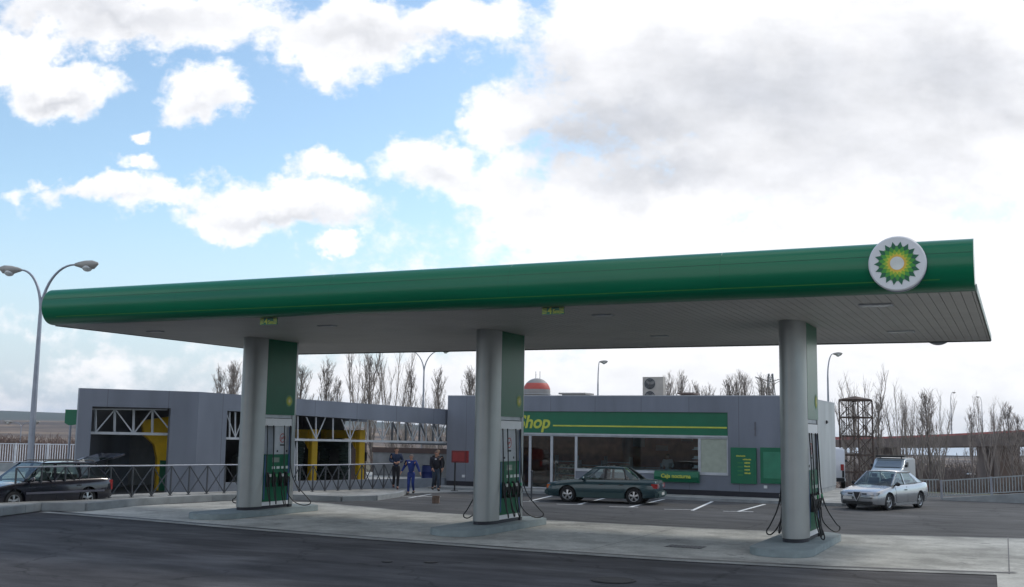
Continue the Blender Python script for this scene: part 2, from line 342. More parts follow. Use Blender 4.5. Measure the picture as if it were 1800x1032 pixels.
tag(o,'small brown open box lying on the asphalt near the kerb','box')
# ------------------------------------------------------------------ canopy
CX0,CX1,CY0,CY1,CH=-25.15,-.68,22.62,34.2,5.55
can=empty('fuel_canopy',((CX0+CX1)/2,(CY0+CY1)/2,CH),0,'long flat canopy with rounded green fascia over the fuel pumps','canopy')
def cp(o): 
    o.parent=can; o.location=(-(CX0+CX1)/2,-(CY0+CY1)/2,-CH); return o
mb=MB(); sw=.2; nst=int((CX1-CX0)/sw)
for i in range(nst+1):
    a=CX0+i*sw; b=min(a+sw-.012,CX1-.02)
    if b>a: mb.box(a,b,CY0+.02,CY1-.05,CH,CH+.03)
mb.box(CX0+.05,CX1-.05,CY0+.05,CY1-.08,CH+.035,CH+.05,1)
cp(mb.build('soffit',[MT['alu_soft'],MT['dark']]))
FH=1.02; prof=[]
def fp(k):                                                        # fascia section: 0 bottom .. 1 top
    th=-PI/2+PI*k; return (CY0-.46*math.cos(th)**.85 if 0<k<1 else CY0, CH+FH/2+FH/2*math.sin(th))
K=[i/26 for i in range(27)]; pr=[fp(k) for k in K]
mb=MB(); nx=5
for i in range(nx):
    a=CX0+(CX1-CX0)*i/nx; b=CX0+(CX1-CX0)*(i+1)/nx-.003
    vs=[(a,y,z) for y,z in pr]+[(b,y,z) for y,z in pr]; m=len(pr)
    mb.add(vs,[(j,j+1,m+j+1,m+j) for j in range(m-1)])
mb.add([(CX0,y,z) for y,z in pr],[tuple(range(len(pr)))]); mb.add([(CX1,y,z) for y,z in pr],[tuple(range(len(pr)))])
cp(mb.build('fascia',MT['green'],smooth=30,recalc=False))
mb=MB(); mb.box(CX0+.04,CX1-.04,CY0+.002,CY0+.12,CH+.05,CH+FH-.05)
mb.box(CX0,CX1-.002,CY0+.12,CY1,CH+.052,CH+.13); mb.box(CX0+3,CX1-5.5,CY0+2,CY1-2.5,CH+.131,CH+.45)
cp(mb.build('roof_deck',MT['dark']))
def fstripe(k0,k1,x0,x1,out,m,name):
    mb=MB(); q=[fp(k0),fp((k0+k1)/2),fp(k1)]; cz=CH+FH/2
    q=[(y-out,z+(z-cz)/(FH/2)*out*.5) for y,z in q]
    mb.add([(x0,y,z) for y,z in q]+[(x1,y,z) for y,z in q],[(0,1,4,3),(1,2,5,4)]); cp(mb.build(name,m))
fstripe(.285,.30,CX0+.5,CX1-.62,.004,MT['lime'],'stripe')
fstripe(.225,.235,CX0+.5,CX1-.62,.004,MT['green3'],'stripe')
fstripe(.62,.626,CX0+.02,CX1-.02,.003,mat('seam',(.0,.07,.035),.5),'seam')
# side and rear edges
mb=MB(); mb.box(CX0-.03,CX0,CY0+.1,CY1,CH-.02,CH+.16).box(CX0,CX1,CY1,CY1+.03,CH-.03,CH+.16)
cp(mb.build('edge_trim',mat('edge trim',(.06,.075,.07),.5,.3)))
# right end profile closes the section
mb=MB(); mb.box(CX1,CX1+.02,CY0+.03,CY1,CH-.012,CH+.14); cp(mb.build('edge_trim',mat('pale end trim',(.30,.34,.30),.5,.3)))
for (px,py) in [(1540,535),(1584,582)]:
    p=at(px,py,CH); mb=MB(); mb.box(-.34,.34,-.2,.2,-.035,0); mb.box(-.29,.29,-.15,.15,-.04,-.036,1)
    o=mb.build('canopy_light',[MT['trim'],mat('light diffuser',(.75,.75,.72),.2)]); o.location=(p.x,p.y,CH-.001); tag(o,'rectangular flush light under the right end of the canopy, '+('nearer the front' if py<560 else 'nearer the back'),'light','flush canopy lights')
i=0
for (px,py,lb) in [(273,582,'small flush light under the far left end of the canopy'),(575,572,'small flush light under the canopy between left and middle pillars'),(1060,553,'small flush light under the canopy, just right of the right clearance sign'),(1160,590,'small flush light under the rear of the canopy, left of the right pillar')]:
    p=at(px,py,CH); mb=MB(); mb.box(-.25,.25,-.12,.12,-.03,0); mb.box(-.21,.21,-.09,.09,-.036,-.031,1)
    o=mb.build('canopy_light',[MT['trim'],mat('light diffuser',(.6,.6,.58),.3)]); o.location=(p.x,p.y,CH-.001); tag(o,lb,'light','flush canopy lights')
# sunflower style round emblem, built flat in layers
def emblem(r,center,M4,parent,disc=True,thick=.16,oval=1):
    cols=[(.0,.12,.055),(.05,.32,.04),(.28,.50,.03),(.72,.60,.05),(.80,.50,.06)]
    rads=[(.80,.60,0),(.66,.50,.5),(.52,.40,0),(.40,.30,.5),(.33,.27,0)]
    parts=[]
    for i,(c,(ro,ri,ph)) in enumerate(zip(cols,rads)):
        mb=MB(); N=18; pts=[]
        for k in range(N):
            a=2*PI*(k+ph)/N; pts.append((ro*r*math.cos(a),ro*r*math.sin(a)*oval,0)); a+=PI/N; pts.append((ri*r*math.cos(a),ri*r*math.sin(a)*oval,0))
        mb.prism([(x,y,.004*i) for x,y,_ in pts],(0,0,.003)); parts.append((mb,mat('emblem ring %d'%i,c,.4)))
    mb=MB(); mb.lathe((0,0,.020),[(.001,0),(r*.24,0),(r*.24,.003),(.001,.003)],28); parts.append((mb,mat('emblem heart',(.72,.74,.70),.4)))
    for mb,m in parts:
        o=mb.build('petal_ring',m,parent); o.matrix_local=M4@T(*center)
c=atY(1577,463,CY0-.55); sg=empty('round_sign',c,0,'round white sign with green and yellow petal emblem on the canopy front','sign')
mb=MB(); mb.lathe((0,0,0),[(.01,.30),(.52,.30),(.54,.22),(.54,.03),(.515,0),(.01,0)],48,axis='Y'); mb.build('disc',MT['white'],sg,smooth=30)
mb=MB(); mb.lathe((0,.05,0),[(.544,.0),(.544,.10)],48,axis='Y',cap=False); mb.build('rim_band',mat('blue grey rim',(.12,.14,.3),.4),sg,smooth=30)
emblem(.54,(0,0,.003),FRONT,sg)
c=at(1648,601,CH+.1); c.y=CY1+.25; c.x=-1.98*1.25
c=atY(1648,580,CY1+.35); sg=empty('round_sign',c,0,'round sign at the back edge of the canopy, only its lower rim showing','sign')
MB().lathe((0,0,0),[(.01,.2),(.43,.2),(.45,.12),(.45,-.1),(.01,-.1)],40,axis='Y').build('disc',mat('sign shell grey',(.2,.21,.22),.4),sg,smooth=30)
# clearance signs hanging at the front edge
for (px,py,lb) in [(472,565,'small yellow and green clearance sign under the canopy at the left pillar'),(972,546,'small yellow and green clearance sign under the canopy right of the middle pillar')]:
    p=atY(px,py,CY0+.12); s=empty('clearance_sign',(p.x,p.y,p.z),0,lb,'sign','clearance signs'); k=.62
    MB().box(-.44*k,.44*k,0,.02,-.14*k,.14*k).build('board',MT['green3'],s)
    MB().box(-.2,.2,.004,.016,.14*k,max(.1,CH-p.z+.002)).build('hanger',MT['dark'],s)
    for sx in (-1,1):
        mb=MB()
        for i in range(5):
            z=-.12*k+i*.056*k; x=sx*.34*k
            mb.prism([(x-.09*k,-.003,z),(x+.09*k,-.003,z+.03*k),(x+.09*k,-.003,z+.058*k),(x-.09*k,-.003,z+.028*k)],(0,.002,0))
        mb.build('hazard_stripes',MT['yellow'],s)
    text_mesh('clearance_text','4',.21,MT['yellow'],s,T(-.13,-.004,-.07)@FRONT,bold=.004)
    text_mesh('clearance_text','5m',.13,MT['yellow'],s,T(-.01,-.004,-.065)@FRONT,bold=.003)
# ------------------------------------------------------------------ pump islands
NS=['left','middle','right']
PX=[-22.0,-13.54,-5.08]; PY=[27.35,26.95,26.85]
def stadium(x0,x1,y0,y1,r,z,n=12):
    pts=[]; cx=(x0+x1)/2; w=(x1-x0)/2
    for i in range(n+1): a=PI+PI*i/n; pts.append((cx+w*math.cos(a),y0+r+r*math.sin(a),z))
    for i in range(n+1): a=PI*i/n; pts.append((cx+w*math.cos(a),y1-r+r*math.sin(a),z))
    return pts
W2=.32; L_=2.55; NO=.72; RE=.42
def nose(w,y0,y1,z,n=16,rev=False):                              # D section, round end first
    d=y1-y0; pts=[]
    for i in range(n+1):
        a=PI*i/n; pts.append((-w*math.cos(a),(y1-d*math.sin(a)**.8) if not rev else (y0+d*math.sin(a)**.8),z))
    return pts
def hose(mb,x,y,s,zt,depth,dx,dy,nz):                            # from the header down to the floor and up to the nozzle
    P=[(x,y,zt),(x+s*.03,y,zt-.7),(x+s*.05,y+dy*.10,1.25),(x+s*(.06+dx*.25),y+dy*.35,.75),(x+s*(.07+dx*.8),y+dy*.85,.34),(x+s*(.08+dx),y+dy*1.05,depth+.11),(x+s*(.10+dx*.92),y+dy*.95,depth+.02),(x+s*(.12+dx*.6),y+dy*.65+nz*.3,depth),(x+s*(.12+dx*.25),y+dy*.25+nz*.7,depth+.12),(x+s*.1,y+nz,.45),(x+s*.07,y+nz,.76)]
    Q=[]                                                          # smooth it
    for i in range(len(P)-1):
        p0,p1,p2,p3=[Vector(P[max(0,min(len(P)-1,i+k))]) for k in (-1,0,1,2)]
        for k in range(5):
            t=k/5; Q.append(.5*((2*p1)+(p2-p0)*t+(2*p0-5*p1+4*p2-p3)*t*t+(3*p1-p0-3*p2+p3)*t**3))
    Q.append(Vector(P[-1])); mb.tube(Q,.017,6); return mb
def make_island(i):
    x,y=PX[i],PY[i]
    isl=MB().prism(stadium(-.72,.72,-1.85,3.7,.70,0),(0,0,.17)).build('pump_island',MT['island'],bevel=.012,smooth=30,loc=(x,y,.008))
    tag(isl,'raised rounded concrete island under the %s fuel pump'%NS[i],'kerb island','concrete pump islands')
    t=empty('canopy_pillar',(x,y,.178),0,'%s silver pillar with rounded nose holding up the canopy'%NS[i],'pillar','canopy pillars')
    top=CH-.178-.004
    mb=MB(); mb.prism(nose(W2,0,NO,.09),(0,0,top-.09)); mb.build('front_shell',MT['alu'],t,smooth=30)
    mb=MB(); mb.prism(nose(W2,L_-RE,L_,.09,rev=True),(0,0,top-.09)); mb.build('rear_shell',MT['alu'],t,smooth=30)
    MB().prism(nose(W2-.015,.02,NO-.01,.0),(0,0,.089)).build('base_band',MT['skirt'],t)
    MB().prism(nose(W2-.015,L_-RE+.01,L_-.02,.0,rev=True),(0,0,.089)).build('base_band',MT['skirt'],t)
    MB().box(-W2+.03,W2-.03,NO+.001,L_-RE-.001,2.86,top).build('core',MT['trim'],t)
    for s in (-1,1):
        p=MB().box(min(s*(W2-.028),s*(W2+.004)),max(s*(W2-.028),s*(W2+.004)),NO+.003,L_-RE+.1,2.96,top-.01).build('green_panel',MT['green2'],t)
        e=empty('emblem_badge',(s*(W2+.005),L_-RE-.22,3.42)); e.parent=t
        e.name='emblem'
        bmb=MB(); bmb.lathe((0,0,0),[(.001,0),(.2,0),(.2,.003),(.001,.003)],28)
        Rm=Matrix(((0,0,s,0),(s,0,0,0),(0,1,0,0),(0,0,0,1)))
        b=bmb.build('badge_ground',mat('badge green',(.02,.17,.05),.4),e); b.matrix_local=Rm
        N=18
        for k,(ro,ri,c,z) in enumerate([(.17,.13,(.30,.38,.03),.004),(.12,.09,(.5,.48,.04),.008),(.06,.045,(.62,.60,.3),.012)]):
            q=MB(); pts=[]
            for j in range(N):
                a=2*PI*j/N; pts.append((ro*math.cos(a),ro*math.sin(a),z)); a+=PI/N; pts.append((ri*math.cos(a),ri*math.sin(a),z))
            q.prism(pts,(0,0,.003)); q=q.build('petal_ring',mat('badge ring %d'%k,c,.5),e); q.matrix_local=Rm
    # the pump between the two shells
    d=empty('fuel_pump',(x,y,.178),0,'%s green and white fuel pump with four nozzles between silver shells'%NS[i],'fuel pump','fuel pumps')
    y0,y1=NO+.03,L_-RE-.03
    MB().box(-W2+.045,W2-.045,y0,y1,.0,.1).build('plinth',MT['skirt'],d)
    MB().box(-W2+.02,W2-.02,y0,y1,.10,.22).build('base_panel',MT['white'],d)
    MB().box(-W2+.01,W2-.01,y0,y1,.222,1.70).build('cabinet',MT['green2'],d,bevel=.008)
    MB().box(-W2+.0,W2-.0,y0-.02,y1+.02,2.60,2.84).build('header',MT['white'],d,bevel=.01)
    if i==0:                                                      # left pump: half open, half panel
        MB().box(-W2+.06,W2-.06,y0+.58,y1,1.702,2.598).build('upper_panel',MT['trim'],d)
        MB().bar((0,y0+.03,1.70),(0,y0+.03,2.6),.05).bar((0,y0+.33,1.7),(0,y0+.33,2.6),.03).build('post',MT['dark'],d)
        cz=[(y0+y1)/2+.3]
    else:
        MB().box(-W2+.06,W2-.06,y0,y1,1.702,2.598).build('upper_panel',MT['trim'],d); cz=[(y0+y1)/2]
    for s in (-1,1):
        xs=s*(W2-.06)
        RX=Matrix(((0,0,s,0),(s,0,0,0),(0,1,0,0),(0,0,0,1)))
        q=MB(); q.lathe((0,0,0),[(.13,0),(.15,0),(.15,.004),(.13,.004)],24); n_=24
        q=MB(); 
        for k in range(24):
            a,b=2*PI*k/24,2*PI*(k+1)/24
            q.add([(r*math.cos(t_),r*math.sin(t_),0) for r,t_ in ((.12,a),(.15,a),(.15,b),(.12,b))],[(0,1,2,3)])
        q.bar((-.09,-.09,0),(.09,.09,0),.025,.002).bar((-.10,.0,0.001),(.07,.0,0.001),.03,.002)
        o=q.build('no_smoking_symbol',mat('symbol red',(.42,.05,.05),.5),d); o.matrix_local=T(xs+s*.004,cz[0],2.22)@RX
        MB().box(min(xs+s*.002,xs+s*.006),max(xs+s*.002,xs+s*.006),cz[0]-.12,cz[0]+.12,1.97,2.02).build('notice_bar',MT['dark'],d)
        for yy in (cz[0]-.3 if i else cz[0]-.25,cz[0]+.3 if i else cz[0]+.25):
            MB().lathe((xs,yy,1.80),[(.001,-.01),(.035,-.01),(.035,.01),(.001,.01)],12,axis='X').build('bolt_cap',MT['dark'],d)
        xs=s*(W2-.01)
        MB().box(min(xs,xs+s*.006),max(xs,xs+s*.006),y0+.03,y0+.09,.3,1.68).box(min(xs,xs+s*.008),max(xs,xs+s*.008),y1-.1,y1-.02,.24,2.58).build('edge_strip',mat('blue strip',(.02,.07,.2),.4),d)
        q=MB()
        q.box(min(xs+s*.001,xs+s*.006),max(xs+s*.001,xs+s*.006),y0+.42,y0+.78,1.45,1.60); q.build('display',mat('pump display',(.2,.26,.22),.2),d)
        for k in range(4):
            yy=y0+.42+k*.24; MB().box(min(xs+s*.001,xs+s*.006),max(xs+s*.001,xs+s*.006),yy,yy+.15,1.24,1.32).build('grade_label',mat('label white',(.62,.68,.66),.5),d)
        for k in range(4):
            yy=y0+.2+k*.32
            q=MB(); q.box(min(xs+s*.001,xs+s*.03),max(xs+s*.001,xs+s*.03),yy-.07,yy+.07,.68,1.14); hz=q.build('nozzle_holster',MT['black'],d,bevel=.01)
            nz=MB(); nz.tube([(xs+s*.05,yy,.68),(xs+s*.075,yy,.85),(xs+s*.10,yy-.01,.98),(xs+s*.07,yy-.02,1.06),(xs+s*.03,yy-.03,1.12)],[.022,.032,.036,.024,.014],8)
            nz.tube([(xs+s*.13,yy+.03,.80),(xs+s*.15,yy+.04,.88),(xs+s*.12,yy+.03,.98)],.01,5)
            nz.build('nozzle',MT['black'],d,smooth=40)
            MB().box(min(xs+s*.10,xs+s*.14),max(xs+s*.10,xs+s*.14),yy-.03,yy+.03,1.0,1.09).build('nozzle_tip_cover',mat('nozzle cap',[(.5,.52,.5),(.05,.3,.1),(.5,.5,.5),(.05,.3,.15)][k],.4),d)
            rnd=random.Random(i*17+k+(s>0)*5)
            dep=.03+rnd.random()*.16; dx=rnd.random()*.12+(.34 if k==3 else .22 if k==0 else .02); dy=(-.22 if k==0 else .5 if k==3 else (rnd.random()-.5)*.25)
            hm=MB(); hose(hm,xs+s*.02,yy+(-.12 if k<2 else .12),s,2.62,dep,dx,dy,(.12 if k<2 else -.12)); hm.build('hose',MT['black'],d,smooth=60)
for i in range(3): make_island(i)
# ------------------------------------------------------------------ shop
SY=46.8; SX0=atY(786,760,SY).x; SX1=-8.5; ST=4.40; SB=.115; SYB=57.0
def sx(px,py=790): return atY(px,py,SY).x
def sz(py,px): return atY(px,py,SY).z
shop=empty('shop_building',((SX0+SX1)/2,SY,SB),0,'low flat grey clad shop building with green sign band and dark windows','building')
def sp(o): o.parent=shop; o.location=o.location-Vector(shop.location); return o
gx0=sx(850); gx1=sx(1279.5); gz1=sz(724,1100); gz0=sz(764.5,1100)
wx0=sx(1012); wz0=sz(829,1120)+.0; dx0=sx(880)
W=[]
sp(MB().box(SX0,gx0,SY,SY+.25,SB+.22,ST).build('wall',MT['clad'],None))
sp(MB().box(gx0+.001,gx1-.001,SY,SY+.25,gz1,ST).build('wall',MT['clad'],None))
sp(MB().box(gx1,SX1,SY,SY+.25,SB+.22,ST).build('wall',MT['clad'],None))
sp(MB().box(wx0,gx1-.001,SY,SY+.25,SB+.22,wz0-.06).build('wall',MT['clad'],None))
sp(MB().box(gx0+.001,dx0,SY,SY+.25,SB+.22,gz0).build('wall',MT['clad'],None))
clad_lit_side=cladding('grey cladding lit side',(.36,.385,.40))  # same grey cladding, the brighter light on this side put into the colour
sp(MB().box(SX1-.25,SX1,SY+.251,SYB,SB+.22,ST).build('side_wall',clad_lit_side,None))
sp(MB().box(SX0,SX0+.25,SY+.251,SYB,SB+.2,ST).build('side_wall',MT['clad'],None))
sp(MB().box(SX0+.251,SX1-.251,SYB-.25,SYB,SB,ST).build('rear_wall',MT['clad'],None))
sp(MB().box(SX0+.03,SX1-.03,SY+.03,SYB-.26,ST-.35,ST-.15).build('roof',mat('roof gravel',(.25,.25,.25),.9),None))
sp(MB().box(SX0-.01,SX1+.01,SY-.01,SY+.26,ST,ST+.035).box(SX1-.26,SX1+.01,SY+.261,SYB,ST,ST+.035).build('parapet_cap',MT['trim'],None))
sp(MB().box(SX0+.02,dx0-.03,SY+.02,SY+.24,SB,SB+.219).box(wx0+.02,SX1-.02,SY+.02,SY+.24,SB,SB+.219).build('plinth',MT['skirt'],None))
sp(MB().box(SX1-.23,SX1-.02,SY+.25,SYB,SB,SB+.219).build('plinth',MT['kerb'],None))
sp(MB().box(gx0,gx1,SY+.06,SY+.2,gz0+.03,gz1-.001).build('sign_band',MT['green3'],None))
o=text_mesh('shop_lettering','Shop',.82,MT['yellow'],None,T(sx(908),SY+.045,sz(752,940))@FRONT,shear=.22,bold=.020); sp(o)
sp(MB().box(sx(971),gx1-.05,SY+.045,SY+.058,sz(750.5,1120)-.02,sz(750.5,1120)+.045).build('sign_line',MT['yellow'],None))
sp(MB().box(gx0,gx1,SY-.01,SY+.2,gz0-.05,gz0+.028).build('sign_sill',MT['trim'],None))
# window frames and panes
fy0,fy1=SY+.04,SY+.12
def window(x0,x1,z0,z1,name,pane,pm=None,lab=None):
    mb=MB(); b=.06
    mb.box(x0,x1,fy0,fy1,z1-b,z1).box(x0,x1,fy0,fy1,z0,z0+b).box(x0,x0+b,fy0,fy1,z0+b,z1-b).box(x1-b,x1,fy0,fy1,z0+b,z1-b)
    o=sp(mb.build(name,MT['trim'],None))
    p=MB().box(x0+b,x1-b,fy0+.03,fy0+.04,z0+b,z1-b).build(pane,pm or MT['glass'],o)
    return o
zt=gz0-.051
window(wx0,sx(1229),wz0,zt,'window','pane')
window(sx(1229)+.001,gx1-.002,wz0,zt,'window','pane',MT['frost'])
sp(MB().box(wx0-.02,gx1,SY-.03,SY+.2,wz0-.058,wz0-.001).build('window_sill',MT['trim'],None))
window(sx(969),wx0-.002,SB+.02,zt,'door','pane')
window(sx(931),sx(969)-.002,SB+.02,zt,'door','pane')
window(dx0,sx(931)-.002,SB+.02,zt,'door','pane')
# interior
fl=SB+.02
sp(MB().box(SX0+.3,SX1-.3,SY+.26,SYB-.3,SB,fl).build('floor',mat('shop floor tile',(.3,.3,.29),.4),None))
sp(MB().box(SX0+.3,SX1-.3,SY+5.2,SY+5.3,fl,ST-.4).build('interior_wall',MT['brown'],None))
sp(MB().box(SX0+.3,SX1-.3,SY+.3,SY+5.19,3.0,3.05).build('ceiling',MT['inner'],None))
o=MB().box(0,6.3,0,.6,0,.95).box(-.03,6.33,-.05,.65,.951,1.0,1).build('counter',[mat('counter front',(.42,.46,.40),.5),MT['trim']],loc=(sx(1060),SY+1.1,fl)); tag(o,'long pale shop counter behind the wide front window','counter')
for k,(px,w,h,m) in enumerate([(945,1.1,1.5,'shelf'),(985,1.2,1.3,'shelf'),(1030,1.3,1.5,'trim'),(1075,1.5,1.25,'shelf')]):
    mb=MB()
    for q in range(5): mb.box(0,w,0,.4,q*h/5,q*h/5+.03)
    mb.box(0,.03,0,.4,0,h).box(w-.03,w,0,.4,0,h)
    s=empty('display_shelf',(sx(px),SY+2.1+k*.15,fl),0,['shelf of goods behind the glass door','shelf of goods just left of the wide window','tall pale shelf behind the left end of the wide window','low shelf of goods behind the wide window above the green car'][k],'shelf','shop shelves')
    mb.build('frame',MT['trim'],s); mb=MB(); r=random.Random(k)
    for q in range(4):
        xx=.05
        while xx<w-.15: ww=.08+r.random()*.12; mb.box(xx,xx+ww,.08,.35,q*h/5+.032,q*h/5+.1+r.random()*.12); xx+=ww+.02
    mb.build('goods',MT['shelf'],s)
mb=MB()
for k,(a,b,c,d) in enumerate([(1075,1105,775,792),(1165,1180,773,782),(1118,1130,790,800),(1195,1215,770,779)]):
    z0,z1=sz(d,a),sz(c,a)
    o=MB().box(-.3,.3,0,.03,0,z1-z0).build('poster',mat('poster %d'%k,[(.7,.7,.66),(.75,.75,.75),(.6,.62,.66),(.8,.6,.05)][k],.6)); o.location=(sx(a)*1.02,SY+4.9,z0+.15); tag(o,['wide pale poster on the brown shop wall','small white poster high on the brown wall near the clerk','small pale notice in the middle of the brown wall','yellow poster high at the right end of the brown wall'][k],'poster')
for k,z in enumerate((2.05,1.65,1.25)):
    o=MB().box(-.18,.18,0,.25,0,.03).box(-.1,.1,.02,.2,.03,.13).build('wall_shelf',MT['white'],loc=(sx(1218),SY+.5,z)); tag(o,['top','middle','bottom'][k]+' one of the small white shelves at the right end of the wide window','shelf','small white shelves at the window')
# tray under the window
tx0,tx1=sx(1153),sx(1230); o=empty('night_counter_sign',((tx0+tx1)/2,SY-.02,sz(838,1190)),0,'green box with yellow writing under the shop window','sign')
h=.25; w=(tx1-tx0)/2; MB().prism([(-w,0,-h),(-w,-.18,-h+.03),(-w,-.28,0),(-w,-.24,h-.04),(-w,0,h)],(2*w,0,0)).build('box_body',MT['green3'],o,smooth=20)
t=text_mesh('lettering','Caja nocturna',.235,MT['yellow'],o,T(0,-.298,-.04)@Matrix.Rotation(R_(-6),4,'X')@FRONT,bold=.006,align='CENTER')
# boards
for (a,b,pl) in [(1285,1330,0),(1337,1384,1)]:
    xa,xb=sx(a),sx(b); z1,z0=sz(786.5,a),sz(849.5,a); o=empty('notice_board',((xa+xb)/2,SY-.005,(z0+z1)/2),0,'green price board with yellow writing beside the shop window' if not pl else 'green board with paler inner panel beside the right pillar','board','green wall boards')
    w=(xb-xa)/2; h=(z1-z0)/2
    MB().box(-w,w,-.1,0,-h,h).build('board',MT['green3'],o,bevel=.01)
    if pl: MB().box(-w+.13,w-.1,-.104,-.101,-h+.22,h-.18).build('inner_panel',mat('pale green panel',(.03,.20,.12),.35),o)
    else:
        mb=MB(); r=random.Random(3)
        for k,(x,ww) in enumerate([(-.30,.34),(-.02,.34),(.05,.24),(.05,.24),(.05,.2),(.05,.2)]):
            z=h-.36-k*.145; xx=x
            while xx<x+ww: q=.03+r.random()*.03; mb.box(xx,xx+q,-.104,-.101,z-.022,z+.022+r.random()*.02); xx+=q+.012
        mb.build('board_writing',MT['yellow'],o)
        mb=MB()
        for k in range(4): mb.box(-.25,-.02,-.104,-.101,h-.66-k*.17,h-.635-k*.17)
        mb.build('board_rows',MT['lime'],o)
for (px,py,lb) in [(816,837,'white wall socket low on the shop wall below the red box'),(1345,856,'white wall socket low on the shop wall under the right green board')]:
    o=MB().box(-.07,.07,-.05,0,-.06,.06).box(-.05,.05,-.06,-.05,-.02,.04).build('wall_socket',MT['white'],bevel=.006,loc=(sx(px),SY-.002,sz(py,px))); tag(o,lb,'socket','wall sockets')
o=MB().box(-.02,.02,-.03,0,-.3,.3).box(-.035,.035,-.034,-.03,-.05,.05).build('wall_bracket',mat('bracket grey',(.12,.12,.14),.6),loc=(sx(1328),SY-.002,sz(754,1328))); tag(o,'thin dark upright bracket on the grey wall above the green boards','bracket')
d=ray(1452,742); p=O+d*(SX1/d.x); o=MB().box(0,.06,-.06,.06,-.08,.08).box(.06,.1,-.03,.03,-.03,.03).build('wall_lamp',MT['dark'],loc=(SX1+.002,p.y,p.z)); tag(o,'small dark fitting high on the right side wall of the shop','lamp')
# roof equipment
ax=(atY(1129.5,680,48.6).x,atY(1165.5,680,48.6).x); az1=atY(1147,662.5,48.6).z; zr=ST-.15
ac=empty('air_conditioner',((ax[0]+ax[1])/2,48.6,zr),0,'beige air conditioning unit with two fans standing on the shop roof','air conditioner')
w=(ax[1]-ax[0])/2; H=az1-zr; acm=mat('beige unit paint',(.42,.39,.36),.6)
MB().box(-w,w,0,.4,0.06,H).box(-w+.05,-w+.12,0,.4,0,.06).box(w-.12,w-.05,0,.4,0,.06).build('casing',acm,ac,bevel=.012)
for k in (0,1):
    cz=H-.32-k*.6; cx=-w+.36
    q=MB()
    for j in range(24):
        a,b=2*PI*j/24,2*PI*(j+1)/24
        q.add([(cx+r*math.cos(t_),-.012,cz+r*math.sin(t_)) for r,t_ in ((.03,a),(.26,a),(.26,b),(.03,b))],[(0,1,2,3)])
    f=q.build('fan_opening',MT['dark'],ac)
    q=MB()
    for j in range(3):
        a=2*PI*j/3+.4; q.bar((cx,-.02,cz),(cx+.22*math.cos(a),-.016,cz+.22*math.sin(a)),.008,.12)
    q.build('fan_blades',mat('fan blade',(.18,.17,.16),.5),f)
    q=MB()
    for rr in (.08,.14,.2,.26): q.tube([(cx+rr*math.cos(2*PI*j/20),-.03,cz+rr*math.sin(2*PI*j/20)) for j in range(21)],.006,4,cap=False)
    q.build('fan_guard',MT['trim'],f)
for (a,b,yy,lb) in [(983,1030,690.5,'low flat skylight box on the shop roof left of the lamp'),(1192,1220,690,'low brown vent box on the shop roof right of the air conditioner')]:
    xa,xb=atY(a,693,50).x,atY(b,693,50).x; z1=atY(a,yy,50).z; mb=MB(); mb.box(xa+.15,xb-.15,50,51,zr,z1-.08).box(xa,xb,49.9,51.1,z1-.08,z1)
    o=mb.build('roof_vent',mat('vent grey',(.3,.29,.28) if a<1000 else (.16,.12,.11),.7)); tag(o,lb,'roof vent')
# red box on post
p=at(798,863,SB); fb=empty('fire_box',(p.x,p.y,SB),0,'red fire equipment box on a thin black post by the shop wall','fire box')
u=1/ (1906/ (p.dot(F0)))
def lx(px,py): q=atY(px,py,p.y); return q.x-p.x,q.z-SB
x0,z0=lx(793.5,813); x1,z1=lx(820,792.5)
MB().box(x0,x1,-.02,.24,z0,z1).build('box_body',MT['red'],fb,bevel=.015)
MB().box(x0+.08,x1-.08,-.028,-.021,z0+.07,z1-.07).build('door_panel',mat('dark red',(.25,.015,.015),.4),fb)
MB().bar((0,.05,0),(0,.05,z0+.1),.05).box(-.12,.12,-.06,.16,0,.02).build('post',MT['dark'],fb)
p=at(934,882,.0); bo=empty('bollard_post',(p.x,p.y,.005),0,'thin dark post on the kerb in front of the shop door','post')
MB().tube([(0,0,0),(0,0,1.15)],.035,10).build('post',MT['rail'],bo); MB().ell((0,0,1.17),.05,.05,.05).build('cap',MT['rail'],bo)
# ------------------------------------------------------------------ wash building
WZ=.035
A=at(128,871,WZ); B=at(341,868,WZ); E2=Vector((SX0-.02,SY+.3,WZ))
wash=empty('car_wash',(B.x,B.y,WZ),0,'grey clad car wash building with white roof trusses and open bays','building')
def wp(o): o.parent=wash; o.location=o.location-Vector(wash.location); return o
nf=Vector((-(B-A).y,(B-A).x,0)).normalized(); nf=nf if nf.dot(F0)>0 else -nf        # into the building
ns=Vector(((E2-B).y,-(E2-B).x,0)).normalized(); ns=-ns if ns.x>0 else ns
def pq(P0,P1,pts,nrm,th,name,m,off=0):                            # polygon on a wall plane given by sight points
    Q=[onpl(x,y,P0,P1)+nrm*off for x,y in pts]; return wp(MB().prism(Q,nrm*th).build(name,m,None))
topA=onpl(137,682,A,B).z; topB=topA
def V3(p,z): return Vector((p.x,p.y,z))
def wall(P,Q,z0a,z0b,z1a,z1b,nrm,th,name,m):
    return wp(MB().prism([V3(P,z0a),V3(Q,z0b),V3(Q,z1b),V3(P,z1a)],nrm*th).build(name,m,None))
a1=onpl(157,800,A,B); a2=onpl(296,800,A,B); zo=onpl(228,716,A,B).z
wall(A,a1,WZ,WZ,topA,topA,nf,.35,'wall',MT['clad2'])
wall(a2,B,WZ,WZ,topA,topA,nf,.35,'wall',MT['clad2'])
wall(a1,a2,zo,zo,topA,topA,nf,.35,'wall',MT['clad2'])
s1=onpl(396,800,B,E2); zE=onpl(785,720,B,E2).z; zE0=onpl(785,747,B,E2).z; zB0=onpl(397,722,B,E2).z
LL=(E2-B).length; f1=(s1-B); f1.z=0; f1=f1.length/LL
zt1=topA+(zE-topA)*f1
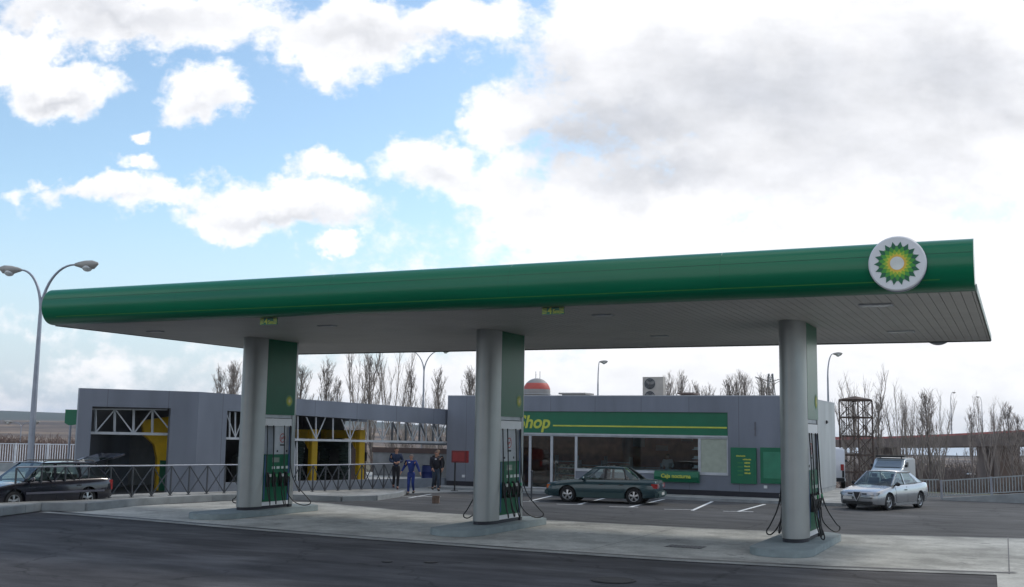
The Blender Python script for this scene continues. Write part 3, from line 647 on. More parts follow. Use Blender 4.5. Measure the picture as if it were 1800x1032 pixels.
wall(B,s1,WZ,WZ,topA,zt1,ns,.3,'wall',MT['clad2'])
wall(s1,E2,zB0,zE0,zt1,zE,ns,.3,'fascia_beam',MT['clad2'])
tz=lambda f:topA+(zE-topA)*f
# rounded corner post
wp(MB().tube([V3(B+nf*.17+ns*.1,WZ),V3(B+nf*.17+ns*.1,topA-.002)],.2,16).build('corner_post',MT['clad2'],None,smooth=40))
# plinth below the side openings
wall(s1,E2,WZ,WZ,WZ+.42,WZ+.42,ns,.2,'plinth',mat('wash plinth',(.20,.22,.25),.8))
# far walls and roof
DEP=7.0
C1=V3(A+nf*0,WZ); 
Lf=A+nf*.35
far=lambda p:p+ns*DEP
fm=.70
Pm=B.lerp(E2,fm)
wall(far(B),far(Pm),WZ,WZ,tz(0)-.3,tz(fm)-.3,ns,.2,'rear_wall',MT['inner'])
e0=A+(A-B).normalized()*0
wp(MB().prism([V3(A+nf*.36,WZ),V3(far(B),WZ),V3(far(B),topA-.05),V3(A+nf*.36,topA-.05)],(B-A).normalized()*.2).build('side_wall',MT['clad2'],None))
roofm=mat('wash roof lining',(.15,.15,.15),.9)
wp(MB().prism([V3(A+nf*.1,topA-.12),V3(B+nf*.1+ns*.05,topA-.12),V3(E2+ns*.31,zE-.12),V3(far(E2),zE-.12),V3(far(B),topA-.12)],(0,0,.08)).build('roof',roofm,None))
wp(MB().prism([V3(far(Pm),zE-.55),V3(far(E2),zE-.62),V3(far(E2),zE-.14),V3(far(Pm),tz(fm)-.14)],ns*.15).build('rear_beam',MT['clad2'],None))
# partition at the end of the closed part, frosted upright sheet
wall(Pm+ns*3.4,far(Pm),WZ,WZ,tz(fm)-.2,tz(fm)-.2,(E2-B).normalized(),.12,'partition',MT['inner'])
wall(far(Pm)+ns*.02,far(E2),WZ,WZ,2.0,2.0,ns,.15,'rear_fence_wall',mat('brown rear wall',(.13,.10,.10),.9))
# front truss
def tr(P0,P1,a,b,w=.09,off=.25,nrm=None,mb=None):
    return mb.bar(onpl(a[0],a[1],P0,P1)+nrm*off,onpl(b[0],b[1],P0,P1)+nrm*off,w,w*.8)
mb=MB()
tr(A,B,(161,761),(299,763.5),.13,.5,nf,mb); tr(A,B,(161,719),(299,720),.07,.5,nf,mb)
for x in (172,206,239.5,273): tr(A,B,(x,720),(x-.8,761),.075,.5,nf,mb)
for a,b in (((172,760),(205,721)),((208,721),(237,760)),((241,760),(271,721)),((275,721),(300,752))): tr(A,B,a,b,.06,.5,nf,mb)
wp(mb.build('truss',MT['truss'],None))
# side truss
def sl(x,ya,yb,xa=397,xb=784): return ya+(yb-ya)*(x-xa)/(xb-xa)
mb=MB(); tr(B,E2,(394,770.5),(786,778),.12,.12,ns,mb)
vs=[416,497,558,618,675,728,772]; ps=[406,456,526,588,649,702,752]
for x in vs+ps: tr(B,E2,(x,sl(x,723,748)),(x-.3,sl(x,770,777)),.055,.12,ns,mb)
for x in vs:
    w=17 if x<600 else 15 if x<700 else 12
    for s in(-1,1): tr(B,E2,(x+s*w,sl(x,723,748)),(x,sl(x,769,776)),.045,.12,ns,mb)
wp(mb.build('truss',MT['truss'],None))
mb=MB()                                                            # rear truss, its backlit dark silhouette put into the colour
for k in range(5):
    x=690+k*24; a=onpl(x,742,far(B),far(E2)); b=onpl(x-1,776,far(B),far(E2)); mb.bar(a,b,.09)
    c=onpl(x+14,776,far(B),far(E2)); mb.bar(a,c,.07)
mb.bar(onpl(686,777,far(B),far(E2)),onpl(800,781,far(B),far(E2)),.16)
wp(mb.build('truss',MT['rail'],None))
for x,q in ((618,.09),(525,.06)): wp(tr(B,E2,(x,776),(x,860),q,.15,ns,MB()).build('mullion',MT['truss'],None))
wp(MB().prism([V3(A+nf*.3,WZ+.004),V3(B+ns*.1,WZ+.004),V3(E2+ns*.3,WZ+.004),V3(far(E2),WZ+.004),V3(far(B),WZ+.004)],(0,0,.004)).build('floor',mat('wash floor',(.11,.11,.11),.5),None))
# machines
ud=(E2-B).normalized()
def gantry(px,off,w,label,h=2.65,arch=False):
    p=onpl(px,845,B,E2)+ns*off; p.z=WZ+.01
    g=empty('wash_gantry',p,math.atan2(ns.y,ns.x),label,'wash machine','yellow wash machines')
    MB().box(.1,.42,-.16,.16,0,h).build('post',MT['wyellow'],g,bevel=.02)
    MB().box(w-.42,w-.1,-.16,.16,0,h).build('post',MT['wyellow'],g,bevel=.02)
    mb=MB(); mb.box(.451,w-.451,-.18,.18,h-.42,h-.02); mb.prism([(.451,-.17,h-.43),(.451,-.17,h-.9),(.9,-.17,h-.43)],(0,.34,0)); mb.prism([(w-.451,-.17,h-.43),(w-.451,-.17,h-.9),(w-.9,-.17,h-.43)],(0,.34,0)); mb.build('beam',MT['wyellow'],g)
    for x in (.85,w-.85):
        prof=[(.05,0)]+[(.30+.06*((k%2)*2-1)*.5,.3+k*.08) for k in range(20)]+[(.05,h-.5)]
        MB().lathe((x,.45,0),prof,14).build('brush',MT['brush'],g)
    MB().lathe((w/2,0,0),[(.01,0)],3) 
    MB().tube([(.6,.42,h-.75),(w-.6,.42,h-.75)],.2,12).build('roller_brush',MT['brush'],g)
    MB().box(.06,.3,-.26,-.205,1.2,1.6).box(.1,.26,-.27,-.261,1.3,1.5).build('control_box',MT['dark'],g)
    return g
gantry(600,2.2,3.6,'yellow washing gantry standing left of centre in the wash bay')
gantry(672,1.6,3.6,'yellow washing gantry at the right end of the wash bay')
p=onpl(292,868,A,B)+nf*2.6; p.z=WZ+.01
g=empty('wash_gantry',p,math.atan2((B-A).y,(B-A).x),'yellow washing arch seen through the left front opening of the wash','wash machine','yellow wash machines')
ar=[(0,0,0)]; mb=MB()
mb.prism([(.12,-.2,0),(.10,-.2,1.3),(-.05,-.2,1.9),(-.5,-.2,2.3),(-.6,-.2,2.9),(.6,-.2,3.1),(.6,-.2,0)],(0,.45,0)); mb.build('arch_frame',MT['wyellow'],g,bevel=.02)
MB().box(.2,.45,-.28,-.21,0,1.25).build('hose_locker',mat('dark green locker',(.01,.1,.05),.5),g)
# vacuum post with rounded top and red hose drum
p=onpl(528,860,B,E2)-ns*.2; p.z=WZ+.005; p=p+ns*.9
v=empty('vacuum_station',p,math.atan2(ud.y,ud.x),'grey rounded vacuum post with red drum beside the wash','vacuum')
MB().prism([(-.1,0,0),(.14,0,0),(.14,0,1.7),(.06,0,2.05),(-.14,0,2.3),(-.45,0,2.38),(-.45,0,2.1),(-.2,0,2.0),(-.1,0,1.75)],(0,.3,0)).build('post',MT['trim'],v,bevel=.02)
MB().lathe((-.36,0,1.75),[(.01,0),(.30,0),(.30,.25),(.01,.25)],20,axis='Y').build('drum',MT['red'],v)
# things stored inside the bay
p=onpl(560,850,B,E2)+ns*4.5
o=MB().prism([(-1.6,0,0),(1.6,0,0),(1.6,0,1.2),(1.0,0,1.9),(-1.0,0,1.9),(-1.6,0,1.3)],(0,.5,0)).build('wash_cabinet',mat('cabinet grey green',(.10,.12,.11),.6),loc=(p.x,p.y,WZ+.01)); o.rotation_euler.z=math.atan2(ud.y,ud.x); tag(o,'dark grey equipment cabinet deep inside the wash bay','cabinet')
p=onpl(590,830,B,E2)+ns*3.8
o=MB().box(-.7,.7,0,.05,-.4,.4).box(-.6,.6,-.03,0,-.3,.3).build('splash_panel',mat('pale panel',(.40,.42,.42),.5),loc=(p.x,p.y,2.0)); o.rotation_euler.z=math.atan2(ud.y,ud.x); wp(o)
p=atD(752,852,54.5); bn=empty('blue_drum',(p.x,p.y,.032),0,'blue plastic drum behind the walking people','drum')
MB().lathe((0,0,0),[(.01,0),(.30,0),(.33,.05),(.33,.3),(.345,.33),(.33,.36),(.33,.62),(.345,.65),(.33,.68),(.33,.92),(.29,.97),(.01,.97)],20).build('shell',MT['blue'],bn,smooth=40)
MB().lathe((0,0,.971),[(.01,0),(.3,0),(.3,.03),(.01,.03)],20).build('lid',MT['dark'],bn)
yw=empty('yard_wall',(-31,56,.03),0,'grey yard wall with a brown top behind the open end of the wash','wall')
MB().box(-4.2,3.6,0,.2,0,1.36).build('panel',mat('yard wall grey',(.16,.165,.17),.8,0,.25,1.5),yw); MB().box(-4.25,3.65,-.05,.25,1.361,1.66).build('coping',mat('brown coping',(.07,.045,.04),.8),yw); MB().box(1.2,2.1,-.03,-.002,0,1.3).build('door',MT['dark'],yw)
# green sign on pole behind the left corner
p=atD(123,760,47); z0=WZ
s=empty('pole_sign',(p.x,p.y,z0),0,'small green sign on a grey pole behind the left corner of the wash','sign')
zt_,zb_=atD(123,720,47).z,atD(123,747,47).z
MB().tube([(0,0,0),(0,0,zb_-z0)],.05,10).build('pole',MT['lampm'],s)
mb=MB(); w=.24; pr_=(R0*1.0)
mb.prism([Vector((-w,-.05,zb_-z0+.08)),Vector((-.08,-.05,zb_-z0-.01)),Vector((.08,-.05,zb_-z0-.01)),Vector((w+.3,-.05,zb_-z0+.08)),Vector((w+.3,-.05,zt_-z0)),Vector((-w,-.05,zt_-z0))],(0,.1,0)); o=mb.build('board',MT['green3'],s); o.rotation_euler.z=.5
# ------------------------------------------------------------------ railings
posts=[(24.7,886.5),(70,884.5),(112,882.5),(153,881),(192,879),(231,878),(266,876.5),(299,875),(331,873.5),(363,872),(394,871),(425,870),(455,869),(479,868.3),(503,867.5),(526,866.8),(549,866),(571,865),(594,864),(615,863),(635,862),(655,861),(674,860),(692,859)]
PP=[at(x,y-(4 if x<430 else 1.5),.28-.15*min(1,max(0,(x-110)/480))) for x,y in posts]
rl=empty('railing',(PP[8].x,PP[8].y,0),0,'dark steel railing with crossed bars along the raised pavement in front of the wash','railing')
off=Vector(rl.location); RH=1.08
MB().tube([p-off+Vector((0,0,RH)) for p in PP],.028,6).build('handrail',MT['lampm'],rl,smooth=60)
for p in PP:
    q=p-off; MB().bar(q,q+Vector((0,0,RH-.02)),.045).bar(q,q+Vector((0,0,.015)),.12).build('post',MT['rail'],rl)
for a,b in zip(PP[:-1],PP[1:]):
    a,b=a-off,b-off; d=(b-a).normalized()*.03; u=Vector((0,0,RH-.04)); l=Vector((0,0,.05))
    MB().bar(a+d+l,b-d+u,.04,.02).bar(a+d+u,b-d+l,.04,.016).build('cross_bracing',MT['rail'],rl)
def picket(name,p0,p1,z0,z1,h,step,m,label,npost,pm=None,r=.022):
    g=empty(name,(p0.x,p0.y,z0),0,label,'fence'); L=(p1-p0); n=int(L.length/step); seg=n//npost+1; dz=(z1-z0)
    k=0
    while k<n:
        a,b=k/n,min(1,(k+seg)/n); mb=MB()
        P=lambda t,z:Vector((L.x*t,L.y*t,dz*t+z))
        mb.bar(P(a,h),P(b,h),.05).bar(P(a,.06),P(b,.06),.04)
        for j in range(k,min(n,k+seg)): mb.bar(P(j/n,.07),P(j/n,h-.02),r*1.6)
        mb.build('railing_panel',m,g); MB().bar(P(a,-.1),P(a,h+.04),.09).build('post',pm or m,g); k+=seg
    return g
p0,p1=atD(-90,813,62.5),atD(135,814,63.5); zf=(p0.z+p1.z)/2
picket('white_fence',Vector((p0.x,p0.y,0)),Vector((p1.x,p1.y,0)),zf,zf,1.08,.135,MT['picket'],'white picket railing on a low wall at the left edge, hills behind',4)
q0,q1=p0-(p1-p0)*.5,p1+(p1-p0)*.6; o=MB().bar((q0.x,q0.y,zf/2-.1),(q1.x,q1.y,zf/2-.1),.3,zf+.18).build('low_wall',MT['kerb']); tag(o,'low pale concrete wall under the white picket railing at left','wall')
# right ramp wall and railing
r0=at(1655,879.5); r1=at(1830,886.5); r0.z=0; b1=Vector((r1.x,r1.y,0)); zt0=.10; zt1_=.50
dr=(b1-r0).normalized(); ln=(b1-r0).length; ext=r0+dr*ln*3
rw=MB().prism([r0+Vector((0,0,-.05)),ext+Vector((0,0,-.05)),ext+Vector((0,0,zt1_*1.8)),b1+Vector((0,0,zt1_)),r0+Vector((0,0,zt0))],Vector((-dr.y,dr.x,0))*.3).build('ramp_wall',MT['kerb']); tag(rw,'low concrete ramp wall rising to the right edge under the railing','wall')
nn=Vector((-dr.y,dr.x,0))*.12
g=picket('ramp_railing',r0+nn,b1+nn,zt0+.03,zt1_+.03,.72,.12,MT['picket2'],'grey picket railing on the ramp wall at the right edge',2,MT['lampm'])
e0=atD(1608,876,49.5); e0.z=0.05
g=picket('gate_railing',Vector((e0.x,e0.y,0)),Vector((r0.x,r0.y,0))+nn-dr*.1,0.05,.1,.8,.12,MT['picket2'],'short reddish end of the railing just right of the silver car',1,mat('red post',(.2,.06,.06),.6))
# ------------------------------------------------------------------ street lamps
def lamp_head(mb,p,d,s=1.0):
    d=Vector(d).normalized(); mb.tube([p,p+d*.12*s,p+d*.35*s+Vector((0,0,-.03*s)),p+d*.62*s+Vector((0,0,-.02*s)),p+d*.78*s+Vector((0,0,.02*s))],[.05*s,.09*s,.16*s,.15*s,.04*s],10)
def street_lamp(px,py,D,topy,arms,label,z0=0,pr=.10,group='tall street lamps'):
    p=atD(px,py,D); p.z=z0; H=atD(px,topy,D).z-z0
    g=empty('street_lamp',p,0,label,'street lamp',group)
    MB().tube([(0,0,0),(0,0,1.2),(0,0,H*.8)],[pr*1.25,pr*1.1,pr*.6],10).build('pole',MT['lampm'],g,smooth=60)
    MB().tube([(0,0,0),(0,0,.35)],pr*1.7,10).build('base',MT['lampm'],g)
    for (ax,az,hs) in arms:                                        # reach along R0, rise of tip relative to H
        d=R0*ax; P=[]
        for k in range(13):
            t=k/12; th=t*PI/2
            P.append(Vector((d.x*(1-math.cos(th)),d.y*(1-math.cos(th)),H*.8+(H*.2+az)*math.sin(th))))
        MB().tube(P,[pr*.55-(pr*.25)*k/12 for k in range(13)],8).build('arm',MT['lampm'],g,smooth=60)
        mb=MB(); lamp_head(mb,P[-1],R0*math.copysign(1,ax)+Vector((0,0,.05)),hs); o=mb.build('lamp_head',MT['lamph'],g,smooth=50)
        q=P[-1]+R0*math.copysign(1,ax)*.42*hs+Vector((0,0,-.10*hs)); MB().ell(q,.17*hs,.17*hs,.13*hs).build('lamp_bowl',MT['lens'],o,smooth=60)
    return g
street_lamp(48.5,868,41.5,474,[(-.85,-.02,1.1),(1.2,.22,1.15)],'tall twin armed street lamp at the left edge in front of the sky',z0=.13,pr=.115)
street_lamp(742,780,88,616,[(-1.3,0,1.0),(1.3,0,1.0)],'twin armed street lamp behind the low roof, between bare trees')
street_lamp(1050.5,780,92,636,[(.12,0,.9)],'single street lamp rising behind the shop roof near the striped tank')
street_lamp(1457.5,780,80,622,[(.42,0,.9)],'single curved street lamp right of the shop, beside the right pillar')
street_lamp(1673.5,770,300,690,[(.5,0,1.2)],'thin distant street lamp on the road bridge, left of the other one',z0=3,pr=.15)
street_lamp(1728,770,300,698,[(-.5,0,1.2)],'thin distant street lamp on the road bridge near the right edge',z0=3,pr=.12)
street_lamp(36,770,190,742,[(-1.5,0,2),(1.5,0,2)],'small distant twin street lamp in front of the hills at left',z0=-2,pr=.12)
# ------------------------------------------------------------------ bare trees
def tree_meshes(seed,vase=False):
    r=random.Random(seed); trunk=MB(); crown=MB(); H=10.0
    def wob(p,d,L,n,b,up=.10):
        P=[p.copy()]
        for k in range(n):
            d=(d+Vector((r.uniform(-b,b),r.uniform(-b,b),up))).normalized(); p=p+d*(L/n); P.append(p.copy())
        return P
    if vase: tp=wob(Vector((0,0,0)),Vector((0,0,1)),3.0,4,.05); trunk.tube(tp,[.15,.135,.125,.115,.10],8)
    else: tp=wob(Vector((0,0,0)),Vector((0,0,1)),H*.96,14,.05); trunk.tube(tp,[.12*(1-k/15)+.012 for k in range(15)],7)
    limbs=[]
    if vase:
        for k in range(8):
            a=2*PI*k/8+r.uniform(-.3,.3); d=Vector((math.cos(a)*.30,math.sin(a)*.30,1)); st=tp[2+k%3]
            P=wob(st,d,H*r.uniform(.55,.74),9,.10,.10); crown.tube(P,[.052*(1-i/10)+.01 for i in range(10)],5); limbs.append((P,1.6))
    else:
        for k in range(30):
            t=.14+.8*(k+r.random()*.8)/30; q=t*14; i=min(13,int(q)); st=tp[i].lerp(tp[i+1],q-i)
            a=k*2.4+r.random(); sp_=r.uniform(.28,.5); d=Vector((math.cos(a)*sp_,math.sin(a)*sp_,1))
            Ln=H*(.34*(1-t)**.7+.05)*r.uniform(.8,1.25); P=wob(st,d,Ln,6,.12,.16); crown.tube(P,[.032*(1-j/7)*(1.25-t)+.007 for j in range(7)],4,cap=False); limbs.append((P,.9))
    for P,sz in limbs:
        nn=int(len(P)*(2.2 if vase else 1.5))
        for k in range(nn):
            q=r.uniform(.25,.98)*(len(P)-1); i=int(q); st=P[i].lerp(P[i+1],q-i) if i<len(P)-1 else P[-1]
            d=Vector((r.uniform(-.65,.65),r.uniform(-.65,.65),1)); T_=wob(st,d,sz*r.uniform(.4,1.0),3,.22,.15)
            crown.tube(T_,[.015,.012,.009,.005],3,cap=False)
            for m in range(2):
                s2=T_[1+m]; e=s2+Vector((r.uniform(-.35,.35),r.uniform(-.35,.35),r.uniform(.25,.6)))*sz*.6
                crown.tube([s2,e],[.009,.005],3,cap=False)
    return trunk,crown
protos=[]
for sd,vs_ in ((1,False),(2,False),(3,True),(4,True),(5,False),(6,True)):
    a,b=tree_meshes(sd,vs_); protos.append((a,b))
pobj={}
def tree(px,topy,D,var,wx,label,base=None):
    p=atD(px,topy,D); zb=terr(p.x,p.y) if base is None else base; H=p.z-zb
    if var not in pobj:
        g=empty('bare_tree',(0,0,0)); protos[var][0].build('trunk',MT['bark'],g,smooth=60); protos[var][1].build('crown',MT['twig'],g,recalc=False); pobj[var]=g; o=g
    else: o=copy_tree(pobj[var])
    top=10.0 if var in (0,1,4) else 9.6
    o.location=(p.x,p.y,zb); s=H/top; w=wx*s if wx else s; o.scale=(w,w,s); o.rotation_euler=(0,0,random.random()*6.3)
    tag(o,label,'tree','bare winter trees'); return o
TR=[(385,652,112,0,1.2,'bare poplar farthest left behind the low grey roof'),(402,642,118,1,1.2,'bare poplar just left of the left pillar, second from the left'),(418,640,112,4,1.2,'bare poplar touching the left edge of the left pillar'),
(508,655,112,0,1.1,'bare tree directly right of the left pillar'),(522,640,118,1,1.2,'bare poplar a step right of the left pillar'),(540,641,110,4,1.4,'bare poplar above the left part of the low roof'),(576,640,112,0,1.3,'slim bare poplar left of the tall spreading pair'),(600,668,125,1,1.2,'small bare poplar close left of the tall spreading tree'),
(637,604,100,2,.85,'tallest spreading bare tree left of the twin lamp'),(662,622,112,4,1.2,'bare tree between the two tall spreading trees'),(697,606,104,3,.75,'second tall spreading bare tree just left of the twin lamp'),(716,652,112,1,1.0,'thin leaning bare tree between the tall tree and the twin lamp'),
(757,672,112,5,.8,'low bare tree just right of the twin lamp'),(774,655,118,0,1.2,'slim bare poplar left of the shop corner'),(818,652,112,1,1.1,'bare poplar directly behind the left corner of the shop'),(831,655,118,4,1.0,'bare poplar beside the middle pillar, above the shop'),
(1176,665,140,0,1.1,'slim bare poplar just right of the air conditioner'),(1192,650,140,5,.7,'tallest bare tree right of the air conditioner'),(1206,660,150,1,1.1,'bare poplar third from the air conditioner'),(1234,674,150,4,1.1,'small bare tree above the brown roof vent'),(1247,684,160,0,1.2,'tiny bare treetop right of the brown roof vent'),
(1272,667,150,1,1.3,'bare poplar above the right end of the shop sign'),(1299,663,150,0,1.2,'bare poplar over the green boards'),(1315,655,155,4,1.1,'tall slim poplar left of the pylon'),(1332,664,150,1,1.1,'bare poplar touching the pylon'),(1350,672,150,0,1.3,'bare poplar in front of the pylon'),
(1490,672,105,5,.7,'bare tree behind the left side of the rusty tower'),(1516,656,110,2,.8,'tall bare tree behind the rusty tower'),(1541,700,110,0,1.2,'thin bare tree right beside the rusty tower'),
(1574,680,125,3,.8,'spreading bare tree left of the bridge group'),(1592,695,130,5,.8,'dense bare tree, second of the bridge group'),(1613,693,125,2,.75,'wide bare tree in the middle of the bridge group'),(1633,688,130,4,1.4,'tall bare poplar in the bridge group'),(1650,696,120,3,.8,'spreading bare tree at the right of the bridge group'),
(1706,722,190,0,1.1,'small bare poplar left of the far right group'),(1733,698,170,2,.8,'tallest bare tree of the far right group'),(1751,706,175,5,.8,'bare tree second in the far right group'),(1778,713,170,1,1.3,'bare poplar near the right edge'),(1795,728,175,4,1.2,'bare poplar at the right edge'),
(728,742,84,3,1.2,'low bushy bare tree seen through the right end of the wash'),(700,735,86,5,1.2,'low bare tree seen through the wash behind the man in black trousers'),(768,738,82,2,1.2,'low bare tree seen through the wash next to the shop corner')]
for a in TR: tree(*a)
# scrub: thickets of twigs nobody could count
def scrub(name,spots,label,m,seed,hh,ww,dens):
    r=random.Random(seed); mb=MB()
    for (px,D) in spots:
        p=atD(px,790,D); zb=terr(p.x,p.y)
        for k in range(dens):
            a=r.random()*6.28; q=r.random()**.5*ww; s=Vector((p.x+q*math.cos(a)*.5,p.y+q*math.sin(a)*.5,zb-.1))
            e=s+Vector((r.uniform(-.5,.5)*ww,r.uniform(-.5,.5)*ww,hh*r.uniform(.35,1)*(1-q/ww*.5)))
            m_=s.lerp(e,.5)+Vector((r.uniform(-.2,.2),r.uniform(-.2,.2),.1)); th=r.uniform(.02,.05)*D/90
            mb.tube([s,m_,e],[th,th*.8,th*.35],3,cap=False)
            for j in range(2):
                u=m_.lerp(e,r.random()); mb.tube([u,u+Vector((r.uniform(-.5,.5),r.uniform(-.5,.5),r.uniform(.1,.7)))*hh*.25],[th*.5,th*.25],3,cap=False)
    o=mb.build(name,m,recalc=False); tag(o,label,'scrub',kind='stuff'); return o
r=random.Random(5)
sm=mat('thicket twigs',(.12,.092,.078),.95,0,.4,.3); sm2=mat('dry scrub',(.15,.10,.085),.95,0,.4,.1)
scrub('scrub',[(1470+i*6.2+r.uniform(-4,4),r.uniform(82,105)) for i in range(20)]+[(1590+i*6.2+r.uniform(-4,4),r.uniform(82,105)) for i in range(36)]+[(1560+i*3.4+r.uniform(-4,4),r.uniform(120,230)) for i in range(76)],'brown leafless thicket filling the hollow under the bridge',sm,1,3.0,2.8,60)
scrub('scrub',[(1520+i*6+r.uniform(-4,4),r.uniform(250,420)) for i in range(50)],'farther brown leafless wood under the bridge, in front of the pale hazy distance',sm,9,11.5,9,60)
scrub('scrub',[(1500+i*7+r.uniform(-4,4),r.uniform(430,560)) for i in range(46)],'distant brown wood beyond the bridge at the edge of the pale hazy distance',sm,11,16,16,60)
scrub('scrub',[(-20+i*5+r.uniform(-4,4),r.uniform(120,200)) for i in range(36)],'dry reddish brown scrub beyond the white fence at left',sm2,2,4.0,5,70)
scrub('scrub',[(680+i*5+r.uniform(-3,3),r.uniform(72,84)) for i in range(26)],'leafless bushes behind the open end of the wash',sm2,3,2.6,2.2,50)
# ------------------------------------------------------------------ bridge
bl=[(1380,763,400),(1471,768,370),(1534,768.5,335),(1670,763,265),(1800,756,215),(1900,750,190)]
br=empty('road_bridge',(0,0,0),0,'long brown road bridge with red barrier crossing behind the trees at right','bridge')
P=[atD(*q) for q in bl]; br.location=(P[4].x,P[4].y,-14); o_=Vector(br.location)
dk=MB(); rd=MB(); wd=Vector((-(P[4]-P[3]).y,(P[4]-P[3]).x,0)).normalized()
if wd.dot(F0)<0: wd=-wd
for a,b in zip(P[:-1],P[1:]):
    a,b=a-o_,b-o_; T1=1.0; T0=3.3
    for q,w0,z0,z1,mb in ((0,9,T1,T0,dk),):
        mb.prism([a+Vector((0,0,-z1)),b+Vector((0,0,-z1)),b+Vector((0,0,-z0)),a+Vector((0,0,-z0))],wd*w0)
    rd.prism([a+Vector((0,0,-.97)),b+Vector((0,0,-.97)),b,a],wd*.3-Vector((0,0,0)))
dk.build('deck',MT['bridge'],br); rd.build('barrier',MT['bred'],br)
for (px,D,w) in [(1547,330,1.6),(1556,325,1.6),(1566,318,1.8),(1595,302,2.2),(1778,221,5.5),(1806,215,3)]:
    q=atD(px,780,D); zt_=q.z-.5; c=q-o_+wd*2.0; c.z=0; dd=(P[4]-P[3]).normalized(); dd.z=0
    n_=MB(); n_.prism([c-dd*w/2+Vector((0,0,-6)),c+dd*w/2+Vector((0,0,-6)),c+dd*w/2+Vector((0,0,zt_-o_.z)),c-dd*w/2+Vector((0,0,zt_-o_.z))],wd*4); n_.build('pier',MT['bridge'],br)
# ------------------------------------------------------------------ rusty tower, tank, pylon
c=atD(1505,760,105); zb=terr(c.x,c.y); ztop=atD(1505,704,105).z
tw=empty('steel_tower',(c.x,c.y,zb),YAW+.62,'rusty open steel tower right of the shop','tower')
w=1.08; lv=[atD(1505,y,105).z-zb for y in (830,800,767,734,704)]; lv=[0]+[z for z in lv if z>0.3]
mb=MB()
for sx_ in(-1,1):
    for sy_ in(-1,1):
        MB().bar((sx_*w,sy_*w,0),(sx_*w,sy_*w,lv[-1]),.10).build('post',MT['rust'],tw)
cs=[(-w,-w),(w,-w),(w,w),(-w,w)]
for k,z in enumerate(lv[1:]):
    mb=MB()
    for i in range(4):
        a,b=cs[i],cs[(i+1)%4]; mb.bar(a+(z,),b+(z,),.08,.16)
    mb.build('floor_frame',MT['rust'],tw); mb=MB(); z0=lv[k]
    for i in range(4):
        a,b=cs[i],cs[(i+1)%4]; mid=((a[0]+b[0])/2,(a[1]+b[1])/2,(z+z0)/2)
        mb.bar(a+(z0,),b+(z,),.045).bar(a+(z,),b+(z0,),.045)
        if k>=len(lv)-3: mb.bar((mid[0],mid[1],z0),(mid[0],mid[1],z),.06)
    mb.build('cross_bracing',MT['rust'],tw)
zz=lv[-1]; mb=MB(); mb.add([(-w-.1,-w-.1,zz+.1),(w+.1,-w-.1,zz+.1),(w+.1,w+.1,zz+.1),(-w-.1,w+.1,zz+.1),(0,0,zz+.42)],[(0,1,4),(1,2,4),(2,3,4),(3,0,4),(3,2,1,0)]); mb.build('cap',MT['rust'],tw)
c=atD(943.5,689,300); rr=3.75; tk=empty('water_tank',(c.x,c.y,terr(c.x,c.y)),0,'round white tank with a red stripe above the shop roof','water tank')
cz=c.z-terr(c.x,c.y); mb=MB(); n=32; k=24
wm=mat('tank white',(.27,.265,.26),.6,0,.1,.4); rm=mat('tank red',(.45,.07,.05),.6)
prof=[(rr*math.sin(PI*i/48),cz+rr*math.cos(PI*i/48)) for i in range(49)]
top=[p for p in prof]; 
MB().lathe((0,0,0),prof,n).build('sphere',wm,tk,smooth=60)
MB().lathe((0,0,0),[(math.sqrt(max(0,rr*rr-z*z))+.03,cz+z) for z in [.7+i*.14 for i in range(13)]],n).build('stripe',rm,tk,smooth=60)
MB().lathe((0,0,0),[(.9,0),(.8,cz-rr+.1)],16).build('stem',wm,tk,smooth=60)
MB().bar((-.35,0,cz+rr-.1),(-.35,0,cz+rr+1.9),.1).bar((.9,0,cz+rr-.2),(.9,0,cz+rr+1.9),.1).bar((-.35,0,cz+rr+1.0),(-.0,0,cz+rr+1.0),.06).build('antenna',MT['dark'],tk)
MB().lathe((0,0,0),[(rr+.05,cz-.75),(rr+.25,cz-.75),(rr+.25,cz-.6),(rr+.05,cz-.6)],n).build('walkway',MT['trim'],tk)
c=atD(1356,770,420); py=empty('power_pylon',(c.x,c.y,-18),YAW,'lattice power pylon behind the shop roof left of the right pillar','pylon'); H=atD(1356,657,420).z+18
mb=MB()
def wz(z): return 3.6*(1-z/H)+.7
zs=[H*i/9 for i in range(10)]
for sx_ in(-1,1):
    for sy_ in(-1,1): mb.bar((sx_*wz(0),sy_*wz(0),0),(sx_*wz(H),sy_*wz(H),H),.32)
for a,b in zip(zs[:-1],zs[1:]):
    for sy_ in(-1,1):
        mb.bar((-wz(a),sy_*wz(a),a),(wz(b),sy_*wz(b),b),.16).bar((wz(a),sy_*wz(a),a),(-wz(b),sy_*wz(b),b),.16)
mb.build('lattice',mat('pylon steel',(.16,.17,.17),.6,.4),py)
for z,l in ((H*.93,6),(H*.80,4.2)):
    m_=MB()
    for s in(-1,1): m_.bar((0,0,z),(s*l,0,z+ (1.8 if z>H*.9 else 0)),.28).bar((0,0,z-1.6),(s*l,0,z+(1.8 if z>H*.9 else 0)),.18)
    m_.build('crossarm',bpy.data.materials['pylon steel'],py)
# pale blue sheet added in the far valley, standing for hazy distance
mb=MB(); vs=[]
for k in range(25):
    a=k/24; ang=R_(-2+a*45); d=F0*math.cos(ang)+R0*math.sin(ang)
    for rr_ in (1500+80*math.sin(k*.9),5200): vs.append((d.x*rr_,d.y*rr_,-16.9))
mb.add(vs,[(2*i,2*i+2,2*i+3,2*i+1) for i in range(24)])
lk=mat('pale haze sheet',(.35,.45,.55),.35,0,.05); o=mb.build('water',lk)
if o.data.polygons[0].normal.z<0: o.data.flip_normals()
struct(o)
